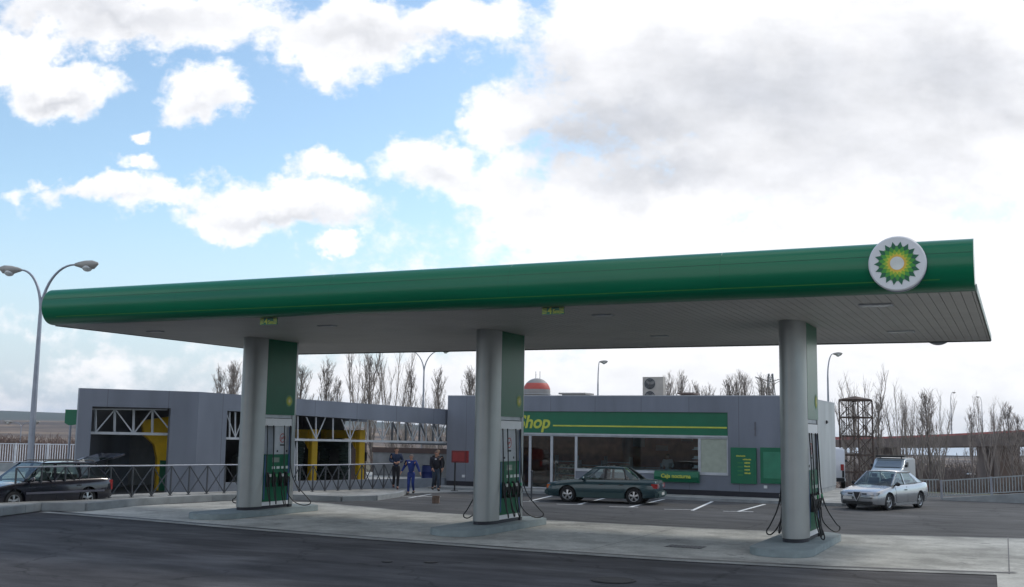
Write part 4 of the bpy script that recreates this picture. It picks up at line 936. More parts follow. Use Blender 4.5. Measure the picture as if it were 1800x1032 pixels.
# ------------------------------------------------------------------ cars
def cat(p,q,r_,s,t): return .5*((2*q)+(r_-p)*t+(2*p-5*q+4*r_-s)*t*t+(3*q-p-3*r_+s)*t**3)
def lower_body(keys,sub=4,crown=.02,tuck=.96):
    st=[]
    for i in range(len(keys)-1):
        ks=[keys[max(0,min(len(keys)-1,i+k))] for k in (-1,0,1,2)]
        for j in range(sub): st.append([cat(ks[0][c],ks[1][c],ks[2][c],ks[3][c],j/sub) for c in range(4)])
    st.append(list(keys[-1])); mb=MB(); rings=[]
    for x,zb,zt,w in st:
        h=zt-zb
        half=[(0,zb),(w*.85,zb),(w*.97,zb+.06*h),(w,zb+.28*h),(w,zb+.52*h),(w*.99,zb+.70*h),(w*tuck,zt-.10*h),(w*(tuck-.05),zt-.015),(w*.6,zt+crown*.6),(0,zt+crown)]
        ring=[(x,y,z) for y,z in half]+[(x,-y,z) for y,z in half[-2:0:-1]]; rings.append(ring)
    n=len(rings[0]); vs=[v for r in rings for v in r]
    fs=[(i*n+j,i*n+(j+1)%n,(i+1)*n+(j+1)%n,(i+1)*n+j) for i in range(len(rings)-1) for j in range(n)]
    fs+=[tuple(range(n)),tuple((len(rings)-1)*n+j for j in range(n))]
    return mb.add(vs,fs)
def boolean(o,cutters):
    for c in cutters:
        m=o.modifiers.new('b','BOOLEAN'); m.operation='DIFFERENCE'; m.object=c; m.solver='EXACT'
    dg=bpy.context.evaluated_depsgraph_get(); me=bpy.data.meshes.new_from_object(o.evaluated_get(dg)); o.modifiers.clear(); o.data=me
    for c in cutters: bpy.data.objects.remove(c)
    for p in me.polygons: p.use_smooth=True
    me.set_sharp_from_angle(angle=R_(32))
def patch(p00,p10,p11,p01,bulge,n=8):
    mb=MB(); P=[Vector(p) for p in (p00,p10,p11,p01)]; bl_=Vector(bulge); vs=[]
    for i in range(n+1):
        for j in range(n+1):
            u,v=i/n,j/n; q=P[0]*(1-u)*(1-v)+P[1]*u*(1-v)+P[2]*u*v+P[3]*(1-u)*v
            q=q+bl_*(4*u*(1-u)+4*v*(1-v))*.5; vs.append(q)
    return mb.add(vs,[(i*(n+1)+j,(i+1)*(n+1)+j,(i+1)*(n+1)+j+1,i*(n+1)+j+1) for i in range(n) for j in range(n)])
def solid(o,t):
    m=o.modifiers.new('s','SOLIDIFY'); m.thickness=t; m.offset=0
    dg=bpy.context.evaluated_depsgraph_get(); o.data=bpy.data.meshes.new_from_object(o.evaluated_get(dg)); o.modifiers.clear(); return o
def make_car(name,label,loc,rz,S,cat_='car'):
    g=empty(name,loc,rz,label,cat_,S.get('group')); pm=S['paint']
    body=lower_body(S['keys'],tuck=S.get('tuck',.96)).build('body',pm,g,smooth=30)
    cut=[]; rw=S['rw']; xf,xr=S['wheels']; tr_=S['track']
    for x in (xf,xr):
        for s in (-1,1):
            c=MB().lathe((x,s*(tr_-.16),rw+.01),[(.001,0),(rw+.055,0),(rw+.055,s*.6),(.001,s*.6)],28,axis='Y').build('cut',pm); cut.append(c)
    bpy.context.view_layer.update(); 
    for c in cut: c.matrix_world=g.matrix_world.copy() if False else Matrix.Translation(loc)@Matrix.Rotation(rz,4,'Z')
    bpy.context.view_layer.update(); boolean(body,cut)
    for x in (xf,xr):
        for s in (-1,1):
            MB().lathe((x,s*(tr_-.15),rw+.01),[(.001,0),(rw+.05,0),(rw+.05,s*.02),(.001,s*.02)],24,axis='Y').build('wheel_arch',MT['black'],g)
            w=MB().lathe((x,s*(tr_-.17),rw),[(rw*.62,0),(rw*.93,0),(rw,.03*s),(rw,.16*s),(rw*.94,.19*s),(rw*.66,.195*s),(rw*.64,.15*s)],28,axis='Y',cap=False).build('wheel',MT['tyre'],g,smooth=30)
            y0=s*(tr_-.17); mb=MB(); mb.lathe((x,y0,rw),[(rw*.645,.19*s),(rw*.60,.185*s),(rw*.57,.10*s),(rw*.64,.09*s)],28,axis='Y',cap=False)
            for k in range(5):
                a=2*PI*k/5+.3
                for da in (-.13,.13): mb.bar((x+rw*.1*math.cos(a),y0+.17*s,rw+rw*.1*math.sin(a)),(x+rw*.6*math.cos(a+da),y0+.155*s,rw+rw*.6*math.sin(a+da)),rw*.13,.02,up=(0,1,0))
            mb.lathe((x,y0,rw),[(.001,.185*s),(rw*.15,.18*s),(rw*.15,.14*s),(.001,.14*s)],12,axis='Y')
            mb.build('rim',MT['rim'],w,smooth=30)
            MB().lathe((x,y0,rw),[(.001,.06*s),(rw*.6,.06*s),(rw*.6,.07*s),(.001,.07*s)],20,axis='Y').build('brake_disc',MT['dark'],w)
    G=S['gh']; xb0,xt0,xt1,xb1,z0,z1,zt,wb,wt=G
    zbelt=lambda x:z0+(z1-z0)*(x-xb0)/(xb1-xb0)
    xt=lambda x:xt0+(xt1-xt0)*(x-xb0)/(xb1-xb0)
    def sp_(x,f,s,xo=None):                                       # point on the side window plane
        xx=x+((xt(x) if xo is None else xo)-x)*f; return Vector((xx,s*(wb+(wt-wb)*f),zbelt(x)+(zt-zbelt(x))*f))
    rf=patch((xt0,-wt,zt),(xt0,wt,zt),(xt1,wt,zt-.01),(xt1,-wt,zt-.01),(0,0,S.get('rb',.045)),10).build('roof',pm,g,smooth=60); solid(rf,.03)
    cab=MB().prism([(xb0-.05,-wb+.05,z0-.03),(xb0-.05,wb-.05,z0-.03),(xb1+.05,wb-.05,z1-.03),(xb1+.05,-wb+.05,z1-.03)],(0,0,.062)).build('cabin_floor',MT['black'],g)
    ws=patch((xb0+.03,-wb+.03,z0),(xb0+.03,wb-.03,z0),(xt0,wt-.02,zt),(xt0,-wt+.02,zt),(.04,0,.02),8).build('windscreen',MT['cglass'],g,smooth=60)
    if not S.get('open'):
        patch((xb1-.03,-wb+.03,z1),(xb1-.03,wb-.03,z1),(xt1,wt-.02,zt-.01),(xt1,-wt+.02,zt-.01),(-.03,0,.02),8).build('rear_window',MT['cglass'],g,smooth=60)
    mb=MB(); e=.035
    for s in(-1,1):
        mb.bar((xb0,s*(wb-.01),z0-.01),(xt0,s*(wt-.005),zt),.055,.045,up=(0,1,0))
        mb.bar((xt0,s*wt,zt),(xt1,s*wt,zt-.01),.05,.05)
        cw=S.get('cp',.07)
        a=Vector((xb1,s*(wb-.01),z1-.01)); b=Vector((xt1,s*(wt-.005),zt-.01))
        mb.prism([a,b,b+Vector((cw*.75,0,0)),a+Vector((cw*1.6,0,0))],(0,-s*.035,0))
    mb.build('pillars',pm,g)
    mb=MB()
    for s in(-1,1):
        for (xa,xo,w) in S['bp']: mb.bar(sp_(xa,0,s,xo),sp_(xa,1,s,xo),w,.03,up=(0,1,0))
        mb.bar((xb0,s*(wb),z0),(xb1,s*(wb),z1),.02,.035)
    mb.build('window_frames',MT['dark'] if S.get('darkp') else pm,g)
    cols=[(xb0,xt0)]+[(a,b) for a,b,_ in S['bp']]+[(xb1,xt1)]
    for s in(-1,1):
        for (a,ao),(b,bo) in zip(cols[:-1],cols[1:]):
            q=[sp_(a,0,s,ao),sp_(b,0,s,bo),sp_(b,1,s,bo),sp_(a,1,s,ao)]; q=[v+Vector((0,-s*.012,0)) for v in q]
            MB().add(q,[(0,1,2,3)]).build('side_window',MT['cglass'],g)
    sm_=mat('seat cloth',(.05,.05,.055),.9)
    xs0=(xb0*.35+xt0*.3+xt1*.35) ; xs0=S.get('seat',xs0)
    for s in(-1,1):
        q=MB().prism([(xs0,s*.18,z0-.02),(xs0+.14,s*.18,z0-.02),(xs0,s*.2,z0+.26),(xs0-.1,s*.2,z0+.26)],(0,s*.42,0)); q.box(xs0-.1,xs0-.02,s*.29 if s>0 else -.51,s*.51 if s>0 else -.29,z0+.28,z0+.42); q.build('seat',sm_,g,bevel=.02)
    q=MB().prism([(xs0-1.0,-.6,z0-.02),(xs0-.85,-.6,z0-.02),(xs0-.98,-.58,z0+.18),(xs0-1.08,-.58,z0+.18)],(0,1.18,0)).build('seat',sm_,g,bevel=.02)
    MB().tube([(xb0-.52+.16*0+.0,.36+.17*math.cos(a),z0+.04+.17*math.sin(a)) for a in [2*PI*k/16 for k in range(17)]],.015,6).build('steering_wheel',MT['black'],g)
    for s in(-1,1):                                               # mirrors and handles
        x=xb0-.22; m_=MB().ell((x,s*(wb+.14),z0+.06),.07,.11,.075,10,6).build('mirror',S.get('mirror',pm),g,smooth=60)
        MB().bar((x,s*(wb-.02),z0+.0),(x,s*(wb+.1),z0+.03),.04).build('mirror_arm',MT['dark'],m_)
    wS=S['keys'][len(S['keys'])//2][3]
    mb=MB(); zs=S['seamz']
    for s in(-1,1):
        for x in S['seams']:
            mb.bar((x,s*(wS*.998+.001),zs[0]),(x,s*(wS+.001),(zs[0]+zs[1])/2),.008,.006,up=(0,1,0)); mb.bar((x,s*(wS+.001),(zs[0]+zs[1])/2),(x,s*(wS*S.get('tuck',.96)+.003),zs[1]),.008,.006,up=(0,1,0))
    mb.build('door_gaps',MT['dark'],g)
    for s in(-1,1):
        for x in S['handles']: MB().box(x-.09,x+.09,min(s*(wS*.98),s*(wS*.985+.02)),max(s*(wS*.98),s*(wS*.985+.02)),zs[1]-.15,zs[1]-.115).build('door_handle',S.get('hm',MT['dark']),g,bevel=.006)
    return g
# dark green saloon parked across the bays
wf=at(987,882.5); wr=at(1110,887.0); hd=(wf-wr).normalized(); ang=math.atan2(hd.y,hd.x); left=Vector((-hd.y,hd.x,0)); mid=(wf+wr)/2
S=dict(keys=[(2.24,.36,.58,.66),(2.22,.26,.70,.76),(2.05,.22,.76,.825),(1.5,.2,.84,.84),(.85,.19,.90,.845),(0,.19,.915,.845),(-.9,.2,.925,.845),(-1.45,.2,.935,.84),(-2.0,.24,.92,.82),(-2.16,.28,.86,.78),(-2.2,.36,.62,.72)],
 wheels=(1.36,-1.30),rw=.305,track=.80,paint=paint('dark green car paint',(.013,.048,.060),.35,.3),gh=(.92,.30,-.88,-1.48,.885,.925,1.37,.745,.575),bp=[(-.12,-.18,.09),(-.98,-.86,.05)],cp=.2,
 seams=(.72,-.14,-.92),seamz=(.26,.86),handles=(-.0,-.80),seat=.02,darkp=True)
ctr=mid+left*(-.0)+hd*(-.03)
nleft=left if left.dot(F0)>0 else -left
ctr=mid+nleft*.80+Vector((.2,0,0))
gc=make_car('parked_car','dark green saloon car parked in front of the shop window',(ctr.x,ctr.y,.006),ang,S)
for s in(-1,1):
    MB().box(2.10,2.235,min(s*.36,s*.64),max(s*.36,s*.64),.53,.68).build('headlight',MT['lens'],gc,bevel=.01)
    MB().box(1.98,2.215,min(s*.645,s*.80),max(s*.645,s*.80),.53,.68).build('indicator',MT['amber'],gc,bevel=.01)
    MB().box(-2.215,-1.97,min(s*.45,s*.81),max(s*.45,s*.81),.62,.80).build('tail_light',MT['redlens'],gc,bevel=.01)
    MB().box(-2.22,-2.15,min(s*.40,s*.56),max(s*.40,s*.56),.66,.78).build('reverse_light',MT['lens'],gc)
gm=mat('grey green moulding',(.025,.06,.062),.5)
MB().prism([(2.1,-.80,.24),(2.3,-.64,.24),(2.32,-.62,.48),(2.12,-.84,.50)],(0,0,.0001)).build('bumper_edge',gm,gc)
for x0,x1 in ((2.12,2.31),(-2.29,-2.08)): MB().box(x0,x1,-.80,.80,.27,.50).build('bumper',gm,gc,bevel=.05)
for s in(-1,1): MB().box(-.93,.98,min(s*.84,s*.862),max(s*.84,s*.862),.21,.42).build('side_moulding',gm,gc,bevel=.01)
MB().box(2.17,2.245,-.3,.3,.52,.74).build('grille',MT['dark'],gc,bevel=.02); MB().box(-2.30,-2.29,-.26,.26,.36,.47).build('number_plate',MT['plate'],gc)
# silver saloon facing the camera
wf=at(1561,897.5); wr=at(1608,895.2); hd=Vector((-.345,-.938,0)).normalized(); ang=math.atan2(hd.y,hd.x); rt=Vector((hd.y,-hd.x,0)); sd_=rt if rt.x>0 else -rt
ctr=wf-hd*1.33-sd_*.76
S=dict(keys=[(2.26,.36,.50,.40),(2.22,.24,.62,.62),(2.08,.20,.70,.76),(1.75,.18,.775,.835),(1.2,.17,.86,.865),(.8,.17,.91,.87),(0,.17,.93,.875),(-.9,.18,.95,.87),(-1.45,.19,.985,.86),(-1.9,.22,.99,.83),(-2.12,.28,.94,.76),(-2.17,.40,.70,.68)],
 wheels=(1.33,-1.27),rw=.31,track=.80,paint=paint('silver car paint',(.36,.37,.385),.6,.25),gh=(.98,.25,-.92,-1.62,.90,.985,1.385,.76,.59),bp=[(-.10,-.12,.06)],cp=.24,rb=.06,
 seams=(.82,-.12),seamz=(.24,.87),handles=(.02,),seat=.1,mirror=MT['black'],tuck=.95)
gs=make_car('parked_car','silver saloon car with dark front grille standing at the right, facing the camera',(ctr.x,ctr.y,.006),ang,S)
MB().prism([(2.275,-.13,.67),(2.275,.13,.67),(2.31,0,.36)],(-.08,0,0)).build('grille',MT['dark'],gs)
mb=MB(); mb.tube([(2.25,-.155,.69),(2.29,-.09,.50),(2.315,0,.34),(2.29,.09,.50),(2.25,.155,.69)],.018,6); mb.build('grille_surround',MT['rim'],gs,smooth=50)
for s in(-1,1):
    mb=MB(); mb.box(2.15,2.25,min(s*.19,s*.38),max(s*.19,s*.38),.585,.635); mb.box(2.15,2.285,min(s*.14,s*.60),max(s*.14,s*.60),.455,.485); mb.build('air_intake',MT['black'],gs)
    MB().prism([(2.255,s*.41,.55),(2.235,s*.62,.55),(2.13,s*.765,.56),(2.07,s*.77,.66),(2.20,s*.43,.655)],(-.12,0,.012)).build('headlight',mat('headlight glass',(.16,.18,.20),.1,.3,coat=1),gs,bevel=.008)
    MB().box(-2.17,-2.05,min(s*.40,s*.74),max(s*.40,s*.74),.70,.84).build('tail_light',MT['redlens'],gs,bevel=.01)
MB().box(2.12,2.262,-.60,.60,.235,.345).build('air_intake',MT['black'],gs,bevel=.01)
MB().box(2.275,2.29,-.55,-.20,.40,.50).build('number_plate',MT['plate'],gs)
for s in(-1,1): MB().box(-.9,.95,min(s*.865,s*.885),max(s*.865,s*.885),.17,.27).build('sill_trim',S['paint'],gs,bevel=.01)
mb=MB(); 
for s in(-1,1): mb.bar((1.0,s*.05+.2,.925),(.62,s*.05+.62,1.10),.02)
mb.build('wiper',MT['black'],gs)
# black estate with its tailgate up
hd=Vector((-.14,-.99,0)).normalized(); ang=math.atan2(hd.y,hd.x)
c=atD(68,851,36.2); 
S=dict(keys=[(2.25,.38,.55,.55),(2.22,.28,.66,.70),(2.05,.22,.74,.81),(1.6,.2,.83,.85),(1.05,.19,.90,.86),(.3,.19,.92,.865),(-.8,.2,.94,.865),(-1.5,.2,.95,.86),(-2.0,.24,.95,.84),(-2.2,.28,.93,.80),(-2.24,.36,.86,.76)],
 wheels=(1.36,-1.30),rw=.31,track=.80,paint=paint('black car paint',(.012,.011,.020),.3,.22),gh=(1.05,.32,-1.70,-2.15,.90,.95,1.45,.765,.61),bp=[(-.08,-.12,.10),(-1.02,-1.0,.10)],cp=.06,
 seams=(.8,-.1,-1.02),seamz=(.25,.87),handles=(.02,-.92),seat=.05,open=True)
ge=make_car('estate_car','black estate car with raised tailgate parked behind the railing at left',(c.x,c.y,.0),ang,S,'car')
tgm=S['paint']; hx,hz=-1.68,1.46
def tg(u,v): return Vector((hx-u*math.cos(.10)*1.0,v,hz+u*math.sin(.26)))
tgp=empty('tailgate',(0,0,0)); bpy.data.objects.remove(tgp)
mb=MB()
for s in(-1,1): mb.bar(tg(0,s*.56),tg(.60,s*.66),.07,.04)
mb.bar(tg(0,-.58),tg(0,.58),.07,.04); mb.prism([tg(.60,-.70),tg(.60,.70),tg(1.12,.66),tg(1.12,-.66)],(0,0,-.06)); tgo=mb.build('tailgate',tgm,ge)
MB().prism([tg(.03,-.55),tg(.03,.55),tg(.59,.62),tg(.59,-.62)],(0,0,-.006)).build('rear_window',MT['cglass'],tgo)
for s in(-1,1): MB().bar((-1.98,s*.66,1.02),tg(.5,s*.6),.02).build('gas_strut',MT['dark'],tgo)
for s in(-1,1):
    MB().prism([(2.19,s*.34,.52),(2.19,s*.62,.52),(2.02,s*.76,.53),(1.98,s*.75,.68),(2.12,s*.38,.67)],(-.1,0,.012)).build('headlight',MT['lens'],ge,bevel=.01)
    MB().box(.15,.16,min(s*.5,s*.52),max(s*.5,s*.52),1.40,1.41)
    MB().tube([(.25,s*.55,1.50),(.1,s*.55,1.54),(-1.5,s*.55,1.54),(-1.65,s*.55,1.50)],.018,6).build('roof_rail',MT['black'],ge)
    MB().box(-1.9,1.0,min(s*.86,s*.88),max(s*.86,s*.88),.50,.57).build('side_moulding',mat('moulding grey',(.10,.10,.13),.4),ge,bevel=.008)
    MB().box(-2.27,-2.12,min(s*.66,s*.80),max(s*.66,s*.80),.55,.88).build('tail_light',MT['redlens'],ge,bevel=.01)
MB().box(2.1,2.30,-.72,.72,.28,.48).build('bumper',tgm,ge,bevel=.05); MB().box(2.16,2.25,-.28,.28,.55,.66).build('grille',MT['dark'],ge)
# small vans
def van(name,label,loc,rz,L,W,H,pm,hood=.75,front_low=1.05,rack=False,parts=()):
    g=empty(name,loc,rz,label,'van'); w=W/2
    pr_=[(L/2,0,.35),(L/2,0,front_low-.15),(L/2-.15,0,front_low),(L/2-hood,0,front_low+.14),(L/2-hood-.62,0,H-.06),(L/2-hood-.9,0,H),(-L/2+.12,0,H),(-L/2,0,H-.14),(-L/2-.03,0,.9),(-L/2,0,.35)]
    MB().prism([(x,-w,z) for x,_,z in pr_],(0,W,0)).build('body',pm,g,bevel=.06,smooth=50)
    a=Vector((L/2-hood+.0,0,front_low+.17)); b=Vector((L/2-hood-.57,0,H-.11)); nv=Vector(((b-a).z,0,-(b-a).x)).normalized()*.012
    if nv.x<0: nv=-nv
    MB().prism([a+nv+Vector((0,-w*.86,0)),a+nv+Vector((0,w*.86,0)),b+nv+Vector((0,w*.76,0)),b+nv+Vector((0,-w*.76,0))],nv*.5).build('windscreen',mat('van glass',(.12,.15,.17),.08,.2,coat=1),g)
    for s in(-1,1):
        MB().prism([(L/2-hood-.25,s*(w+.001),front_low+.2),(L/2-hood-.68,s*(w+.001),H-.2),(L/2-hood-1.25,s*(w+.001),H-.2),(L/2-hood-1.25,s*(w+.001),front_low+.2)],(0,s*.008,0)).build('side_window',MT['dark'],g)
        MB().box(L/2-.08,L/2+.01,min(s*(w-.34),s*(w-.08)),max(s*(w-.34),s*(w-.08)),.66,.86).build('headlight',MT['lens'],g,bevel=.01)
        MB().box(-L/2-.06,-L/2+.02,min(s*(w-.22),s*(w-.05)),max(s*(w-.22),s*(w-.05)),.95,1.28).build('tail_light',MT['redlens'],g,bevel=.01)
        MB().box(-L/2-.05,-L/2-.01,min(s*(w-.15),s*(w-.04)),max(s*(w-.15),s*(w-.04)),.58,.94).build('dark_trim',MT['dark'],g)
        MB().box(L/2-hood-.34,L/2-hood-.26,min(s*(w+.0),s*(w+.14)),max(s*(w+.0),s*(w+.14)),front_low+.18,front_low+.32).build('mirror',MT['dark'],g,bevel=.02)
        for x in (L/2-.75,-L/2+.7):
            wh=MB().lathe((x,s*(w-.2),.32),[(.001,0),(.29,0),(.32,.03*s),(.32,.17*s),(.29,.205*s),(.001,.205*s)],22,axis='Y').build('wheel',MT['tyre'],g,smooth=30)
            MB().lathe((x,s*(w-.2),.32),[(.001,.206*s),(.19,.206*s),(.17,.215*s),(.001,.215*s)],18,axis='Y').build('hubcap',MT['rim'],wh)
    MB().box(-L/2-.06,-L/2+.01,-w+.03,w-.03,.36,.56).build('bumper',MT['dark'],g,bevel=.02)
    MB().box(L/2-.05,L/2+.05,-w+.05,w-.05,.33,.56).build('bumper',MT['dark'],g,bevel=.03)
    if rack: MB().box(L/2-hood-1.05,L/2-hood-.62,-w*.92,w*.92,H+.03,H+.13).box(L/2-hood-.9,L/2-hood-.8,-w*.7,-w*.65,H-.02,H+.03).box(L/2-hood-.9,L/2-hood-.8,w*.65,w*.7,H-.02,H+.03).build('roof_bar',MT['black'],g)
    return g
c=atD(1576,866,58.5)
van('parked_van','pale blue grey van with black roof bar standing right behind the silver car',(c.x,c.y-1.6,.006),-PI/2-.10,3.9,1.55,1.68,paint('pale blue van paint',(.36,.43,.48),.2,.35),rack=True)
c=atD(1455,866,60.8)
van('parked_van','white van with red tail lights half hidden behind the right corner of the shop',(c.x,c.y+.0,.006),PI/2+.147,4.6,1.85,2.12,paint('white van paint',(.68,.70,.74),.05,.35),hood=.9,front_low=1.15)
def far_car(px,py,D,label,col,rz,k=1.0):
    p=atD(px,py,D); zb=terr(p.x,p.y); g=empty('distant_car',(p.x,p.y,p.z),rz,label,'car'); pm=paint('far paint '+str(px),col,.2,.4)
    MB().prism([(2.1,-.8,.3),(2.1,-.8,.7),(1.1,-.8,.9),(-1.9,-.8,.95),(-2.1,-.8,.3)],(0,1.6,0)).build('body',pm,g,bevel=.05)
    MB().prism([(1.0,-.7,.9),(.4,-.65,1.4),(-1.2,-.65,1.4),(-1.8,-.7,.95)],(0,1.4,0)).build('cabin',MT['dark'],g)
    MB().box(-1.15,.38,-.68,.68,1.4,1.44).build('roof',pm,g)
    for x in (1.3,-1.3):
        for s in(-1,1): MB().lathe((x,s*.7,.3),[(.001,0),(.3,0),(.3,.12*s),(.001,.12*s)],14,axis='Y').build('wheel',MT['tyre'],g)
    g.scale=(k,k,k); return g
far_car(1707,835,240,'tiny white car far off beyond the right railing',(.6,.6,.62),YAW+.2,.42)
far_car(1736,835,240,'tiny blue grey car far off beyond the right railing',(.15,.2,.25),YAW+.1,.42)
# ------------------------------------------------------------------ people
def skin_mesh(name,joints,edges,m,parent,root=0,sub=1):
    me=bpy.data.meshes.new(name); me.from_pydata([j[0] for j in joints],edges,[]); o=bpy.data.objects.new(name,me); C.objects.link(o)
    o.modifiers.new('k','SKIN'); 
    if not me.skin_vertices: bpy.context.view_layer.update()
    for i,j in enumerate(joints):
        v=me.skin_vertices[0].data[i]; r=j[1]; v.radius=(r,r) if not isinstance(r,tuple) else r; v.use_root=(i==root)
    s=o.modifiers.new('s','SUBSURF'); s.levels=sub; s.render_levels=sub
    dg=bpy.context.evaluated_depsgraph_get(); m2=bpy.data.meshes.new_from_object(o.evaluated_get(dg)); o.modifiers.clear(); o.data=m2
    m2.name=name; m2.materials.clear(); m2.materials.append(m)
    for p in m2.polygons: p.use_smooth=True; p.material_index=0
    o.parent=parent; return o
def person(loc,rz,H,label,top,leg,hair,pose,shoe=(.02,.02,.02),badge=None):
    g=empty('person',loc,rz,label,'person',None); k=H/1.75; V=lambda x,y,z:Vector((x*k,y*k,z*k))
    # faces +x; y to its left
    hip=V(0,0,.93); ch=V(pose.get('lean',.03),0,1.28); nk=V(pose.get('lean',.03)*1.3,0,1.47); hx=pose.get('lean',.03)*1.5+pose.get('head',.02)
    J=[(hip,.085*k),(V(.01,0,1.08),.085*k),(ch,(.09*k,.10*k)),(nk,.055*k),(V(hx,0,1.54),.052*k),(V(hx+.01,0,1.62),.085*k),(V(hx,0,1.69),.075*k)]
    E=[(0,1),(1,2),(2,3),(3,4),(4,5),(5,6)]
    arms=pose['arms']; legs=pose['legs']; hands=[]
    for s,(el,wr) in zip((1,-1),arms):
        sh=V(pose.get('lean',.03),s*.19,1.41); el_=V(*el); wr_=V(*wr); i=len(J)
        J+=[(sh,.045*k),(el_,.036*k),(wr_,.028*k),(wr_+(wr_-el_).normalized()*.07*k,(.02*k,.04*k))]; E+=[(2,i),(i,i+1),(i+1,i+2),(i+2,i+3)]; hands.append((i,wr_,(wr_-el_).normalized(),s))
    for s,(kn,an) in zip((1,-1),legs):
        hp=V(0,s*.09,.88); kn_=V(*kn); an_=V(*an); i=len(J)
        J+=[(hp,.066*k),(kn_,.05*k),(an_,.04*k),(an_+V(.10,s*.01,-.045),.035*k),(an_+V(.17,s*.015,-.055),.025*k)]; E+=[(0,i),(i,i+1),(i+1,i+2),(i+2,i+3),(i+3,i+4)]
    body=skin_mesh('body',J,E,MT['skin'],g,0,1)
    # fingers, ears and nose are grown into the same body mesh
    mb=MB(); hd_=V(hx,0,1.62)
    for i,wr_,d,s in hands:
        pal=wr_+d*.07*k; side=d.cross(Vector((0,s,0.2))).normalized(); 
        for f in range(4):
            b=pal+side*((f-1.5)*.017*k)+d*.012*k; l=(.055,.065,.07,.052)[f]*k; c=Vector((0,-s,0))
            mb.tube([b,b+d*l*.5,b+d*l*.85+c*.015*k,b+d*l+c*.035*k],[.009*k,.009*k,.008*k,.006*k],6)
        mb.tube([wr_+d*.03*k,wr_+d*.05*k+side*.035*k,wr_+d*.09*k+side*.045*k],[.011*k,.010*k,.007*k],6)
    mb.ell(hd_+V(.088,0,-.01),.018*k,.014*k,.022*k,8,6)
    for s in(-1,1): mb.ell(hd_+V(-.005,s*.083,.0),.018*k,.01*k,.03*k,8,6)
    bm=bmesh.new(); bm.from_mesh(body.data); t=MB(); 
    me=bpy.data.meshes.new('x'); me.from_pydata(mb.v,[],mb.f); bm.from_mesh(me); bm.to_mesh(body.data); bm.free()
    for p in body.data.polygons: p.use_smooth=True
    for s in(-1,1): MB().ell(hd_+V(.08,s*.032,.018),.008*k,.013*k,.008*k,8,6).build('eye',MT['dark'],g)
    MB().ell(hd_+V(.082,0,-.05),.008*k,.025*k,.006*k,8,6).build('mouth',mat('lips',(.3,.11,.09),.6),g)
    mb=MB(); mb.ell(hd_+V(-.018,0,.045),.088*k,.088*k,.075*k,14,8); mb.ell(hd_+V(-.045,0,0),.06*k,.08*k,.075*k,12,8); mb.build('hair',mat('hair '+label[:12],hair,.8),g,smooth=60)
    # jacket and trousers
    J2=[(V(.0,0,.84),(.12*k,.15*k)),(V(.01,0,1.1),(.135*k,.15*k)),(ch,(.155*k,.19*k)),(nk+V(0,0,-.03),.075*k)]; E2_=[(0,1),(1,2),(2,3)]
    for i,wr_,d,s in hands:
        n=len(J2); J2+=[(J[i][0],.092*k),(J[i+1][0],.066*k),(J[i+2][0]-d*.015*k,.046*k)]; E2_+=[(2,n),(n,n+1),(n+1,n+2)]
    skin_mesh('jacket',J2,E2_,top,g,0,1)
    J3=[(V(0,0,1.02),(.125*k,.145*k)),(V(0,0,.90),(.13*k,.14*k))]; E3=[(0,1)]; q=7+8
    for s in(0,1):
        a=15+s*5; n=len(J3); J3+=[(J[a][0]+V(0,0,-.06),.11*k),(J[a+1][0],.072*k),(J[a+2][0]+V(0,0,.02),.056*k)]; E3+=[(1,n),(n,n+1),(n+1,n+2)]
    skin_mesh('trousers',J3,E3,leg,g,0,1)
    for s in(0,1):
        a=J[15+s*5+2][0]; mb=MB(); mb.ell(a+V(.07,0,-.045),.14*k,.05*k,.048*k,12,8); mb.ell(a+V(-.0,0,-.02),.055*k,.05*k,.06*k,10,6); mb.build('shoe',mat('shoe leather',shoe,.5),g,smooth=60)
    if badge: MB().prism([V(.17,-.10,1.36),V(.17,-.02,1.36),V(.17,-.02,1.40),V(.17,-.10,1.40)],(.012,0,0)).build('chest_badge',MT['white'],g)
    return g
def face_rz(deg): return YAW-PI/2+R_(deg)                          # 0 = towards the camera
navy=mat('navy jacket',(.018,.030,.065),.9,0,.3,4); blk=mat('black trousers',(.010,.010,.014),.9,0,.3,4); boiler=mat('blue overalls',(.012,.03,.16),.85,0,.25,5); dk=mat('dark jacket',(.016,.016,.024),.9,0,.3,4); jean=mat('grey blue trousers',(.035,.05,.075),.9,0,.3,5)
p=at(695,861.0,.10)
person((p.x,p.y,.135),face_rz(12),1.84,'man in dark blue jacket and black trousers walking, hands held at his waist',navy,blk,(.05,.03,.02),dict(arms=[((.04,.27,1.17),(.22,.10,1.12)),((.02,-.27,1.17),(.21,-.08,1.10))],legs=[((.06,.09,.50),(.02,.08,.07)),((.10,-.08,.51),(-.10,-.08,.14))]),shoe=(.06,.015,.02))
p=at(722,869,.0)
person((p.x,p.y,.012),face_rz(-8),1.70,'man in bright blue overalls striding with both arms out',boiler,boiler,(.16,.13,.11),dict(arms=[((.04,.31,1.16),(.12,.42,.94)),((.0,-.33,1.16),(.12,-.42,.96))],legs=[((.10,.10,.48),(-.12,.10,.12)),((.12,-.08,.48),(.12,-.09,.07))],lean=.05),badge=True)
p=at(765,862.5,.12)
person((p.x,p.y,.13),face_rz(20),1.72,'man in dark jacket and grey blue trousers nearest the red box',dk,jean,(.08,.05,.04),dict(arms=[((-.03,.27,1.14),(.10,.25,.93)),((.05,-.26,1.15),(.20,-.20,.95))],legs=[((.12,.10,.50),(.14,.10,.07)),((.02,-.08,.49),(-.20,-.08,.11))]),badge=True)
p=at(769,858.6,.12)
